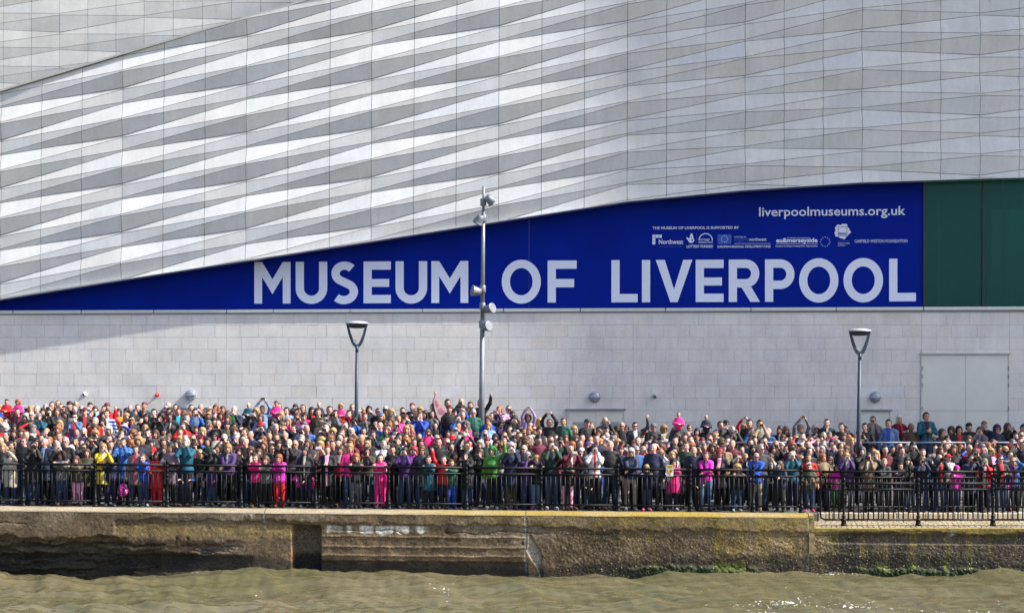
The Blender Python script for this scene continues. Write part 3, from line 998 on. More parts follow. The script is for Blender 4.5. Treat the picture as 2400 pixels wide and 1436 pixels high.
YQ = 39.55
def quay_face(name, px0, px1, topz_of, parent, right=False):
    n = int((px1 - px0) / 2.0)
    X = np.linspace(PX(px0, YQ), PX(px1, YQ), n)
    rows = 110
    U = np.linspace(0, 1, rows)
    top = np.array([topz_of(x) for x in X])
    XX = np.tile(X, (rows, 1))
    ZZ = top[None, :] * (1 - U[:, None]) + (-2.3) * U[:, None]
    px = 1200 + XX * F / YQ
    py = HZ + (H - ZZ) * F / YQ
    sl = (px - 900) * 0.009            # features follow the gently falling quay
    q = py - sl
    rag = (fbm(px * 0.035, py * 0.05, oct=4, seed=1) - 0.5)
    rag2 = (fbm(px * 0.16, py * 0.16, oct=3, seed=2) - 0.5)
    d = rag * 0.022 + rag2 * 0.010
    base = np.array([0.108, 0.076, 0.044])
    C = np.ones(px.shape + (3,)) * base
    n1 = fbm(px * 0.012, py * 0.03, oct=4, seed=3)
    n2 = fbm(px * 0.05, py * 0.006, oct=3, seed=8)       # vertical runs
    n3 = fbm(px * 0.05, py * 0.05, oct=4, seed=12)
    C *= (0.55 + 0.9 * n1 + 0.40 * (n3 - 0.5))[..., None]
    worn = sstep(0.56, 0.72, fbm(px * 0.008 + 3, py * 0.02, oct=4, seed=97))[..., None] * 0.5
    C = C * (1 - worn) + np.array([0.20, 0.16, 0.115]) * worn
    def mixc(col, w):
        nonlocal C
        w = np.clip(w, 0, 1)[..., None]
        C = C * (1 - w) + np.array(col) * w
    def band(v, a, b2, s=6): return sstep(a - s, a + s, v) * (1 - sstep(b2 - s, b2 + s, v))
    peb = np.zeros(px.shape)
    if not right:
        # render band below the coping, flaking away in places
        edge = 1228 + rag * 26 + 8 * sstep(1250, 1300, px) - 6 * sstep(780, 700, px)
        flake = sstep(edge - 1.5, edge + 1.5, q) * band(px, 268, 2000, 4)
        d += flake * (0.035 + 0.02 * (n3 - 0.5))
        # left block: render reaches further down, then broken masonry
        e2 = 1266 + rag * 30
        lb = sstep(e2 - 2, e2 + 2, q) * (1 - sstep(250, 300, px))
        d += lb * (0.12 + 0.12 * (fbm(px * 0.02, py * 0.09, oct=3, seed=21) - 0.4))
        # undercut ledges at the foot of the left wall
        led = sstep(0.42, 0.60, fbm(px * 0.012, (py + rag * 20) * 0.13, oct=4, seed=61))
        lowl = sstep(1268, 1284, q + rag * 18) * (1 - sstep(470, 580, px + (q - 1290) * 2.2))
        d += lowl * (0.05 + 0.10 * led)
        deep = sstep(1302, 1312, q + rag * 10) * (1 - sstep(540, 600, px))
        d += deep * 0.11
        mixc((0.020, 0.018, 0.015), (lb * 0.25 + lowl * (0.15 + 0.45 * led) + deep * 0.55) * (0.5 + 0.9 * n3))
        # faint brick courses
        br = band(px, 270, 690, 6) * band(q, 1232, 1262, 3)
        mixc((0.20, 0.145, 0.055), br * (0.35 + 0.5 * n3))
        # board-marked bay
        bay = band(px, 752, 1236, 1.5)
        for yy in (1257, 1281, 1302):
            d -= bay * np.exp(-((q - yy - rag * 5) / 1.6) ** 2) * 0.022
            mixc((0.28, 0.20, 0.10), bay * np.exp(-((q - yy - rag * 5) / 1.3) ** 2) * 0.7 * n3 * 1.6)
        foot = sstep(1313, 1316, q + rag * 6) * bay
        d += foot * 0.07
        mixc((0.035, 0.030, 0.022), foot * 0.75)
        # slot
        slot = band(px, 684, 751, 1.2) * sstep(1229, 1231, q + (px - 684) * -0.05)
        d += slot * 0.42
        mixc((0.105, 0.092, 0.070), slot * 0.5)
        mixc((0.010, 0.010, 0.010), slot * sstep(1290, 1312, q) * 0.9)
        mixc((0.20, 0.085, 0.03), np.exp(-((px - 679 - rag * 10) / 5) ** 2) * sstep(1262, 1330, q) * 0.8)
        # efflorescence
        eff = band(px, 760, 1000, 8) * band(q, 1232, 1236 + 22 * n2, 2)
        mixc((0.50, 0.48, 0.43), eff * sstep(0.35, 0.6, n2) * 0.9)
        for (ex, ey) in ((425, 1205), (583, 1205)):
            mixc((0.45, 0.44, 0.42), np.exp(-((px - ex) / 9) ** 2 - ((q - ey) / 12) ** 2) * sstep(0.4, 0.6, n3) * 0.9)
        # spalled joint
        ax = 1238 + (q - 1240) * 0.30
        wd = 4 + 13 * np.exp(-((q - 1293) / 22) ** 2)
        sp = (1 - sstep(wd * 0.7, wd, np.abs(px - ax - rag * 10))) * sstep(1248, 1256, q)
        d += sp * 0.07
        mixc((0.30, 0.28, 0.24), sp * 0.85)
        # pebbly concrete to the right of it
        peb = sstep(1260, 1330, px) * sstep(1230, 1240, q)
        d += peb * (vnoise(px * 0.5, py * 0.5, seed=31) - 0.5) * 0.02
        # lichen and yellow runs
        ly = sstep(1280, 1560, px)
        mixc((0.21, 0.155, 0.026), ly * sstep(0.46, 0.72, n2) * (1 - sstep(1275, 1320, q)) * (0.25 + 0.9 * sstep(0.35, 0.65, n3)) * 0.62)
        mixc((0.22, 0.165, 0.035), sstep(880, 1300, px) * (1 - sstep(1224, 1232, q)) * (0.25 + 0.75 * n3) * 0.42)
        rr = sstep(1700, 1800, px) * (1 - sstep(1300, 1330, q))
        mixc((0.30, 0.215, 0.10), rr * 0.35 * n1 * 1.5)
    else:
        e3 = 1237 + rag * 14
        fl = sstep(e3 - 1, e3 + 1, q)
        d += fl * 0.03
        d += band(q, 1243, 1262, 4) * sstep(1935, 1960, px) * (0.04 + 0.05 * n3)
        hole = np.exp(-((px - 2020) / 26) ** 2 - ((q - 1241) / 4.5) ** 2)
        d += hole * 0.10
        mixc((0.060, 0.052, 0.042), fl * sstep(1925, 1970, px) * 0.65)
        mixc((0.24, 0.18, 0.09), (1 - sstep(1925, 1960, px)) * 0.7)
        mixc((0.23, 0.17, 0.03), (1 - fl) * 0.7)
        mixc((0.42, 0.41, 0.39), np.exp(-((px - 2235) / 8) ** 2 - ((q - 1240) / 9) ** 2) * sstep(0.4, 0.6, n3))
        mixc((0.14, 0.11, 0.03), sstep(0.56, 0.7, n2) * (1 - sstep(1290, 1315, q)) * 0.6)
        peb = sstep(1240, 1246, q) * np.ones_like(px)
        d += peb * (vnoise(px * 0.5, py * 0.5, seed=33) - 0.5) * 0.025
    # joints
    for jx_ in ((620, 1205, 1226), (1232.5, 1180, 1400), (1897, 1180, 1400)):
        w = np.exp(-((px - jx_[0] - rag * 1.5) / 1.5) ** 2) * (band(q, jx_[1] - 30, jx_[2], 2))
        d += w * 0.03
        mixc((0.34, 0.35, 0.34), w * 0.8)
    # holes with rust
    for (hx, hy) in ((1046, 1245), (413, 1265), (439, 1266), (1225, 1271)):
        w = np.exp(-((px - hx) / 3.0) ** 2 - ((q - hy) / 3.4) ** 2)
        d += w * 0.05; mixc((0.02, 0.014, 0.01), w)
    for hx in (413, 439):
        mixc((0.055, 0.028, 0.018), np.exp(-((px - hx) / 3.4) ** 2) * band(q, 1268, 1300, 4) * 0.85)
    # tide: dark and wet below, weed at the foot on the right
    wet_y = 1316 + rag * 26 - 14 * np.sin(px * 0.004) - 10 * sstep(1290, 1420, px)
    wet = sstep(wet_y - 9, wet_y + 6, q)
    mixc((0.016, 0.015, 0.012), wet * (0.76 if not right else 0.74))
    weed_on = (sstep(1440, 1530, px) * (1 - sstep(1745, 1800, px))) if not right else sstep(1960, 2080, px)
    wy = 1326 + rag * 22 - 3
    weed = sstep(wy - 4, wy + 4, q) * weed_on
    d -= weed * (0.04 + 0.06 * vnoise(px * 0.35, py * 0.35, seed=44))
    mixc((0.016, 0.030, 0.009), weed * 0.85)
    mixc((0.075, 0.092, 0.012), weed_on * band(q, wy - 14, wy + 2, 4) * sstep(0.55, 0.7, n2) * 0.8)
    run = fbm(px * 0.028 + 7, py * 0.004, oct=4, seed=91)
    C *= np.clip(1.08 - 0.30 * sstep(0.45, 0.75, run), 0.3, 1.3)[..., None]
    gr = vnoise(px * 0.47, py * 0.47, seed=71) - 0.5
    gr2 = fbm(px * 0.22, py * 0.30, oct=2, seed=73) - 0.5
    C *= np.clip(1 + 0.9 * gr + 0.8 * gr2, 0.25, 2.2)[..., None]
    crk = np.exp(-((q - (1226 + 30 * fbm(px * 0.006, px * 0.0, oct=3, seed=81) + rag * 12)) / 1.0) ** 2) * sstep(0.45, 0.55, fbm(px * 0.01, py * 0.0, oct=2, seed=83))
    d += crk * 0.03; mixc((0.012, 0.010, 0.008), crk * 0.8)
    d *= sstep(0.0, 0.03, U)[:, None]
    Vv = np.stack([XX.ravel(), (YQ + d).ravel(), ZZ.ravel()], 1)
    jj, ii = np.meshgrid(np.arange(rows - 1), np.arange(n - 1), indexing='ij')
    Q = np.stack([jj * n + ii, (jj + 1) * n + ii, (jj + 1) * n + ii + 1, jj * n + ii + 1], -1).reshape(-1, 4)
    me = np_mesh(name, Vv, Q)
    set_col(me, 'tint', C.reshape(-1, 3))
    a = me.attributes.new('pebble', 'FLOAT', 'POINT')
    a.data.foreach_set('value', peb.astype(np.float32).ravel())
    return link(name, me, M_QUAY, parent)

quay = empty('quay_wall', (0, 0, 0), 'high weathered concrete quay wall with eroded ledges and a dark slot', 'wall')
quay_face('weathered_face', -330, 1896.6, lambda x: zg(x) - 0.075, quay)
# coping lengths with a worn chamfer
def coping(px0, px1, shade, yl):
    n = max(8, int((px1 - px0) / 3))
    X = np.linspace(PX(px0, YQ), PX(px1, YQ), n)
    prof = [(YQ + 0.001, -0.085), (YQ - 0.004, -0.072), (YQ + 0.05, -0.045), (YQ + 0.12, -0.012), (YQ + 0.17, 0.004), (YQ + 0.30, 0.010), (YQ + 0.42, 0.010), (YQ + 0.46, -0.15)]
    V, C = [], []
    for (y, z) in prof:
        for x in X:
            w = (vnoise(x * 3.0, y * 9 + 3, seed=5) - 0.5) * 0.016
            V.append((x, y + w, zg(x) + z + w * 0.6))
    V = np.array(V)
    px = 1200 + V[:, 0] * F / YQ
    n3 = fbm(V[:, 0] * 4, V[:, 1] * 14, oct=4, seed=6)
    C = np.array([0.27, 0.225, 0.15]) * (0.75 + 0.5 * n3)[:, None] * shade
    w = np.clip(sstep(820, 1150, px) * (0.2 + 1.2 * fbm(V[:, 0] * 1.3, V[:, 1] * 3, oct=3, seed=7)), 0, 1)[:, None] * yl
    C = C * (1 - w) + np.array([0.25, 0.175, 0.026]) * w
    m = len(prof)
    jj, ii = np.meshgrid(np.arange(m - 1), np.arange(n - 1), indexing='ij')
    Q = np.stack([jj * n + ii, jj * n + ii + 1, (jj + 1) * n + ii + 1, (jj + 1) * n + ii], -1).reshape(-1, 4)
    me = np_mesh('coping', V, Q)
    set_col(me, 'tint', C)
    link('coping', me, M_QUAY, quay)
coping(-330, 619.3, 1.0, 0.6)
coping(620.7, 1231.5, 1.0, 0.8)
coping(1233.5, 1896, 1.02, 0.95)
coping(1898, 1909, 1.0, 1.0)
# end return of the high quay
xe = PX(1909, YQ)
box('end_block', PX(1896.4, YQ), xe, YQ + 0.012, 41.25, -1.0, zg(xe) - 0.02, plain('lichened_concrete', (0.26, 0.20, 0.09), 0.9, 0, 0.4, 6, 0.6, 30), quay)

low = empty('low_quay_wall', (0, 0, 0), 'lower dark pebbly quay wall with green weed below the right-hand railing', 'wall')
ZS = -0.372
quay_face('weathered_face', 1897.6, 2700, lambda x: ZS - 0.03, low, True)
# sett-paved ledge with individual setts, then an upstand of kerb stones
led = box('sett_bed', PX(1909.2, YQ), PX(2760, YQ), YQ + 0.35, 41.3, -1.0, ZS - 0.045, M_MORTAR, low)
M_SETT = stone_mat('sett_stone', 0.3, 0.16)
sett_pieces = []
y = YQ - 0.005
row = 0
while y < 41.15:
    d = 0.2 if row == 0 else 0.125
    x = PX(1909.5, YQ) + (row % 2) * 0.06
    while x < 14.6:
        w = rnd.uniform(0.105, 0.15) if row else 0.8
        z = ZS + rnd.uniform(-0.006, 0.006) - (0.02 if row == 0 else 0)
        g = 0.008
        V = [(x + g, y + g, z - 0.06), (x + w - g, y + g, z - 0.06), (x + w - g, y + d - g, z - 0.06), (x + g, y + d - g, z - 0.06),
             (x + g * 2.2, y + g * 2, z), (x + w - g * 2.2, y + g * 2, z), (x + w - g * 2.2, y + d - g * 2, z), (x + g * 2.2, y + d - g * 2, z)]
        t = stone_tint((0.42, 0.35, 0.23) if row else (0.36, 0.28, 0.10), 0.16, 0.04)
        sett_pieces.append((50 - row, V, BOXF, t))
        x += w
    y += d; row += 1
make_pieces(sett_pieces, 'sett', M_SETT, led, 290, 'far_setts')
kz0, kz1 = ZS - 0.04, -0.165
x = PX(1918, 41.2)
while x < 15.2:
    w = rnd.uniform(0.15, 0.21)
    me = mesh_from('kerb_stone', box_verts(x + 0.006, x + w - 0.006, 41.17 + rnd.uniform(0, 0.012), 41.40, kz0, kz1 + rnd.uniform(-0.008, 0.008)), BOXF)
    bm = bmesh.new(); bm.from_mesh(me)
    bmesh.ops.bevel(bm, geom=bm.edges[:], offset=0.012, segments=1, affect='EDGES')
    bm.to_mesh(me); bm.free()
    set_col(me, 'tint', np.tile(stone_tint((0.50, 0.42, 0.30), 0.12, 0.04), (len(me.vertices), 1)))
    link('kerb_stone', me, M_SETT, led)
    x += w

# neighbouring block beyond the right of the picture: it shades the right half of the museum
M_NEIGH = plain('neighbour_stone', (0.30, 0.27, 0.23), 0.8)
nb_x = PX(1250, YW) + 85 * SUN.x
nb_y = YW + 85 * SUN.y
nbr = empty('neighbouring_building', (nb_x + 15, nb_y + 20, 0), 'tall stone office block standing to the right of the museum', 'building')
box('wall', nb_x, nb_x + 30, nb_y, nb_y + 44, -1.0, 96, M_NEIGH, nbr)
box('roof', nb_x + 2, nb_x + 28, nb_y + 2, nb_y + 42, 96.01, 99, M_HOOD, nbr)
for fl in range(24):
    for c in range(7):
        box('window', nb_x - 0.02, nb_x + 0.3, nb_y + 2.5 + c * 6, nb_y + 5.0 + c * 6, 2 + fl * 3.9, 4.4 + fl * 3.9, M_BLACK, nbr) if fl % 3 == 0 else None

# ------------------------------------------------------------------ railings
POST_PROF = [(0.085, 0.0), (0.085, 0.03), (0.07, 0.045), (0.066, 0.12), (0.074, 0.13), (0.074, 0.15), (0.052, 0.165), (0.046, 0.20), (0.058, 0.215), (0.058, 0.235), (0.040, 0.25),
             (0.040, 0.66), (0.050, 0.67), (0.050, 0.69), (0.040, 0.70), (0.040, 0.76), (0.050, 0.77), (0.050, 0.79), (0.040, 0.80), (0.040, 0.87), (0.052, 0.88), (0.052, 0.90), (0.040, 0.92),
             (0.040, 0.99), (0.052, 1.0), (0.052, 1.02), (0.036, 1.04), (0.032, 1.06), (0.050, 1.085), (0.056, 1.11), (0.050, 1.14), (0.028, 1.165), (0.002, 1.172)]
POST_ME = lathe_mesh('post', [(r_ * 0.88, h_) for (r_, h_) in POST_PROF], 16)
POST_ME.materials.append(M_RAIL)
def add_post(x, y, z, parent):
    o = bpy.data.objects.new('post', POST_ME); COL.objects.link(o)
    o.parent = parent; o.location = (x, y, z)
BAR_ME = lathe_mesh('baluster', [(0.016, 0.0), (0.016, 0.745)], 8)
BAR_ME.materials.append(M_RAIL)
def railing(name, label, posts_px, Y, zf, ends=None, bar=0.118):
    t = empty(name, (0, 0, 0), label, 'railing')
    X = [PX(p, Y) for p in posts_px]
    for x in X: add_post(x, Y, zf(x), t)
    XX = list(X)
    if ends: XX = ([PX(ends[0], Y)] if ends[0] is not None else []) + XX + ([PX(ends[1], Y)] if ends[1] is not None else [])
    for a, b in zip(XX, XX[1:]):
        for (nm, h, r) in (('top_rail', 1.03, 0.031), ('middle_rail', 0.885, 0.023), ('bottom_rail', 0.145, 0.023)):
            pa = Vector((a, Y, zf(a) + h)); pb = Vector((b, Y, zf(b) + h))
            link(nm, tube_mesh(nm, [pa, pb], r, 10), M_RAIL, t)
        n = max(2, int(round((b - a) / bar)))
        for i in range(1, n):
            x = a + (b - a) * i / n
            if min(abs(x - q) for q in X) < 0.05: continue
            o = bpy.data.objects.new('baluster', BAR_ME); COL.objects.link(o)
            o.parent = t; o.location = (x, Y, zf(x) + 0.14)
    return t
main_posts = [-115, 54, 223, 392, 565, 740, 911, 1093, 1268, 1448, 1618, 1765, 1878]
rail_main = railing('quay_railing', 'long black railing with ball-topped posts along the high quay edge', main_posts, 40.0, lambda x: zg(x) + 0.008, (None, 1921))
railing('inner_railing', 'black railing set back behind the kerb stones at right', [2132, 2302, 2474], 41.40, lambda x: -0.17, (1926, 2600))
ro = railing('outer_railing', 'black railing on the sett ledge at the lower right quay', [1977.5, 2152, 2327, 2502], 39.97, lambda x: ZS + 0.01, (1932, 2600))
# stepped return joining the two railings
Yo = 39.985
pts = [P(1921, 1112, Yo), P(1930.5, 1112.3, Yo), P(1934, 1115, Yo), P(1934.6, 1120, Yo), P(1934.6, 1147, Yo), P(1922.5, 1147, Yo), P(1922.5, 1117, Yo)]
link('return_rail', tube_mesh('return_rail', pts[:5], 0.024, 10), M_RAIL, ro)
link('return_rail', tube_mesh('return_rail', [P(1922.3, 1147, Yo + .02), P(1940, 1147, Yo + .02)], 0.017, 10), M_RAIL, ro)
link('return_rail', tube_mesh('return_rail', [P(1922.3, 1113, Yo + .05), P(1922.3, 1197, Yo + .05), P(1924, 1213, Yo + .05), P(1934, 1217, Yo + .05)], 0.022, 10), M_RAIL, ro)

# grey rail in front of the people by the wall at right
t = empty('back_rail', (0, 0, 0), 'thin grey barrier rail in front of the shaded people at right', 'railing')
Yr = 47.6
for (a, b) in [(1545, 1700), (1700, 1866), (1866, 1975), (2020, 2140), (2140, 2262), (2262, 2420), (2420, 2560)]:
    za = 1036.5
    link('top_rail', tube_mesh('top_rail', [P(a + 0.5, za, Yr), P(b - 0.5, za, Yr)], 0.024, 8), M_HOOD, t)
    p = P(b - 0.2, za, Yr)
    link('post', tube_mesh('post', [p, Vector((p.x, Yr, ground(p.x, Yr)))], 0.022, 8), M_HOOD, t)
    link('lower_rail', tube_mesh('lower_rail', [P(a + 0.5, 1080, Yr), P(b - 0.5, 1080, Yr)], 0.018, 8), M_HOOD, t)

# yellow and white warning plate on the railing
Yp = 39.955
plate = empty('warning_sign', tuple(P(1572.5, 1114, Yp)), 'white and yellow warning plate with a triangle fixed to the black railing', 'sign')
M_YEL = plain('warning_yellow', (0.80, 0.50, 0.01), 0.4, 0, 0.03)
def wp(name, pts2, Y, mat, dep=0.004):
    return flat_poly(name, pts2, Y, dep, mat, plate)
wp('plate', [(1561.3, 1091), (1563, 1089.3), (1576.6, 1089.3), (1578.3, 1091), (1578.3, 1115.3), (1561.3, 1115.3)], Yp, M_WHITE, 0.012)
wp('yellow_strip', [(1562, 1090), (1577.5, 1090), (1577.5, 1096), (1562, 1096)], Yp - 0.006, M_YEL)
wp('triangle_border', [(1562.2, 1099.6), (1577.2, 1099.6), (1569.7, 1114.2)], Yp - 0.006, M_BLACK)
wp('triangle', [(1563.9, 1100.5), (1575.5, 1100.5), (1569.7, 1111.8)], Yp - 0.012, M_YEL)
wp('water_symbol', [(1570.5, 1101.5), (1574, 1101.3), (1573.2, 1104.2), (1570.8, 1105.8)], Yp - 0.018, M_BLACK)
text_part('lettering', 'DANGER  DEEP', 1562.8, 1576.8, 1092.9, 3.0, M_BLACK, plate, Y=Yp - 0.0115, slope=0, extr=0.02)
text_part('lettering', 'WATER', 1564.5, 1575.0, 1095.6, 3.0, M_BLACK, plate, Y=Yp - 0.0115, slope=0, extr=0.02)

# ------------------------------------------------------------------ street lamps and floodlight pole
def street_lamp(px_head, py_top, py_base, Yd, label, px_base):
    s = Yd / F
    base_z = ground(PX(px_base, Yd), Yd)
    b0 = Vector((PX(px_base, Yd), Yd, base_z))
    t = empty('street_lamp', tuple(b0), label, 'street lamp', 'two street lamps in the crowd')
    top = P(px_head, py_top, Yd)
    neck = P(px_head - 0.4, py_top + 62, Yd)
    link('base_collar', lathe_mesh('base_collar', [(0.12, 0), (0.12, 0.5), (0.085, 0.56)], 18, 'Z', tuple(b0)), M_LAMPPOST, t)
    link('post', tube_mesh('post', [b0 + Vector((0, 0, 0.5)), b0.lerp(neck, 0.5), neck], 0.067, 18, 0.043), M_LAMPPOST, t)
    link('post_joint', tube_mesh('post_joint', [neck + Vector((0, 0, -0.14)), neck + Vector((0, 0, 0.04))], 0.047, 16), M_LAMPPOST, t)
    R = 27.0 * s
    cz = top.z
    # two curved arms
    for sgn in (-1, 1):
        pts = []
        for i in range(9):
            u = i / 8
            x = neck.x + sgn * (0.012 + (R * 0.80) * (u ** 0.62))
            z = neck.z + 0.02 + (cz - 8 * s - neck.z - 0.02) * (u ** 1.12)
            pts.append(Vector((x, Yd, z)))
        V, Fc = [], []
        for i, p in enumerate(pts):
            w = 0.046 * (1 - 0.35 * i / 8)
            a = pts[min(i + 1, 8)] - pts[max(i - 1, 0)]
            nrm = Vector((-a.z, 0, a.x)).normalized() * w
            V += [p - nrm + Vector((0, -0.03, 0)), p + nrm + Vector((0, -0.03, 0)), p + nrm + Vector((0, 0.03, 0)), p - nrm + Vector((0, 0.03, 0))]
        for i in range(8):
            for e in range(4):
                f = (e + 1) % 4
                Fc.append((4 * i + e, 4 * i + f, 4 * i + 4 + f, 4 * i + 4 + e))
        Fc += [(0, 1, 2, 3), (32, 33, 34, 35)]
        me = mesh_from('fork_arm', V, Fc); fix_normals(me)
        link('fork_arm', me, M_LAMPPOST, t)
    c = (top.x, Yd, cz)
    link('canopy', lathe_mesh('canopy', [(R * 1.0, -7.2 * s), (R * 1.02, -6.0 * s), (R * 0.82, -3.0 * s), (R * 0.45, -0.8 * s), (0.004, 0.0)], 36, 'Z', c), M_LAMPTOP, t)
    link('lamp_housing', lathe_mesh('lamp_housing', [(R * 0.52, -17.0 * s), (R * 0.60, -16.6 * s), (R * 0.88, -11 * s), (R * 0.95, -8.4 * s), (R * 0.97, -7.4 * s)], 36, 'Z', c), M_LAMPPOST, t)
    link('diffuser', lathe_mesh('diffuser', [(R * 0.05, -18.2 * s), (R * 0.4, -17.9 * s), (R * 0.5, -17.2 * s)], 30, 'Z', c), M_LENS, t)
    tb = neck + Vector((-0.03, -0.035, 0.10))
    V = [tb + Vector(v) for v in ((-0.075, 0, 0.06), (0.0, 0, 0.0), (0.06, 0, 0.09), (-0.03, 0, 0.13))]
    V = V + [v + Vector((0, 0.01, 0)) for v in V]
    me = mesh_from('gusset_plate', V, [(0, 1, 2, 3), (7, 6, 5, 4), (0, 4, 5, 1), (1, 5, 6, 2), (2, 6, 7, 3), (3, 7, 4, 0)]); fix_normals(me)
    link('gusset_plate', me, M_LAMPTOP, t)
street_lamp(837, 751.5, 1100, 47.2, 'left street lamp, blue-grey post with forked arms under a pale canopy', 833.6)
street_lamp(2015.5, 769, 1150, 44.6, 'right street lamp, dark post with forked arms near the loading door', 2009.5)

M_FLOODGLASS = plain('flood_glass', (0.05, 0.055, 0.06), 0.15, 0.2)
def floodlight_pole():
    Yd = 49.6
    s = Yd / F
    bx = PX(1127.5, Yd)
    b0 = Vector((bx, Yd, ground(bx, Yd)))
    t = empty('floodlight_pole', tuple(b0), 'tall galvanised pole carrying five floodlights in front of the blue sign', 'light pole')
    top = P(1133.4, 436, Yd)
    link('pole', tube_mesh('pole', [b0, b0.lerp(P(1130.8, 745, Yd), 0.5), P(1130.8, 745, Yd)], 0.095, 18, 0.068), M_POLE, t)
    link('upper_pole', tube_mesh('upper_pole', [P(1130.8, 746, Yd), P(1132.2, 600, Yd), P(1133.0, 490, Yd)], 0.062, 16, 0.05), M_POLE, t)
    link('top_spigot', tube_mesh('top_spigot', [P(1133.0, 490, Yd), top], 0.038, 14), M_POLE, t)
    # heads: clamp position, direction sign, aim vector
    for (cx, cy, hx, hy, aim) in [(1132.7, 474, 1151, 470, Vector((0.7, 0.3, -0.6))), (1133.5, 512, 1121.5, 518, Vector((-0.45, 0.3, -0.85))), (1131.5, 677, 1112.5, 681.5, Vector((-0.9, -0.3, 0.15))),
                                  (1131, 718, 1150, 723, Vector((0.75, -0.6, 0.25))), (1129.6, 760, 1142, 765, Vector((0.7, -0.65, 0.2)))]:
        c = P(cx, cy, Yd); h = P(hx, hy, Yd - 0.12)
        cl = link('clamp', lathe_mesh('clamp', [(0.085, -0.11), (0.092, -0.10), (0.092, 0.10), (0.085, 0.11)], 14, 'Z', tuple(c)), M_POLE, t)
        br = link('bracket', tube_mesh('bracket', [c, c.lerp(h, 0.6) + Vector((0, -0.05, 0.02)), h], 0.03, 8), M_POLE, t)
        R = 0.152
        me = lathe_mesh('floodlight', [(0.07, -0.20), (0.10, -0.19), (R * 0.78, -0.10), (R * 0.93, -0.03), (R * 1.0, 0.04), (R * 1.07, 0.05), (R * 1.07, 0.085), (R * 0.95, 0.09)], 26)
        rot = aim.normalized().to_track_quat('Z', 'Y').to_matrix().to_4x4()
        me.transform(Matrix.Translation(h) @ rot)
        hd = link('floodlight', me, M_POLE, t)
        me = lathe_mesh('lens', [(R * 0.93, 0.088), (R * 0.6, 0.10), (0.003, 0.106)], 26)
        me.transform(Matrix.Translation(h) @ rot)
        link('lens', me, M_FLOODGLASS, hd)
        pts = []
        for i in range(9):
            a = math.pi * i / 8
            pts.append(Matrix.Translation(h) @ rot @ Vector((0.0, (R * 1.12) * math.cos(a), -0.02 - R * 1.25 * math.sin(a))))
        link('yoke', tube_mesh('yoke', pts, 0.014, 8), M_POLE, hd)
floodlight_pole()
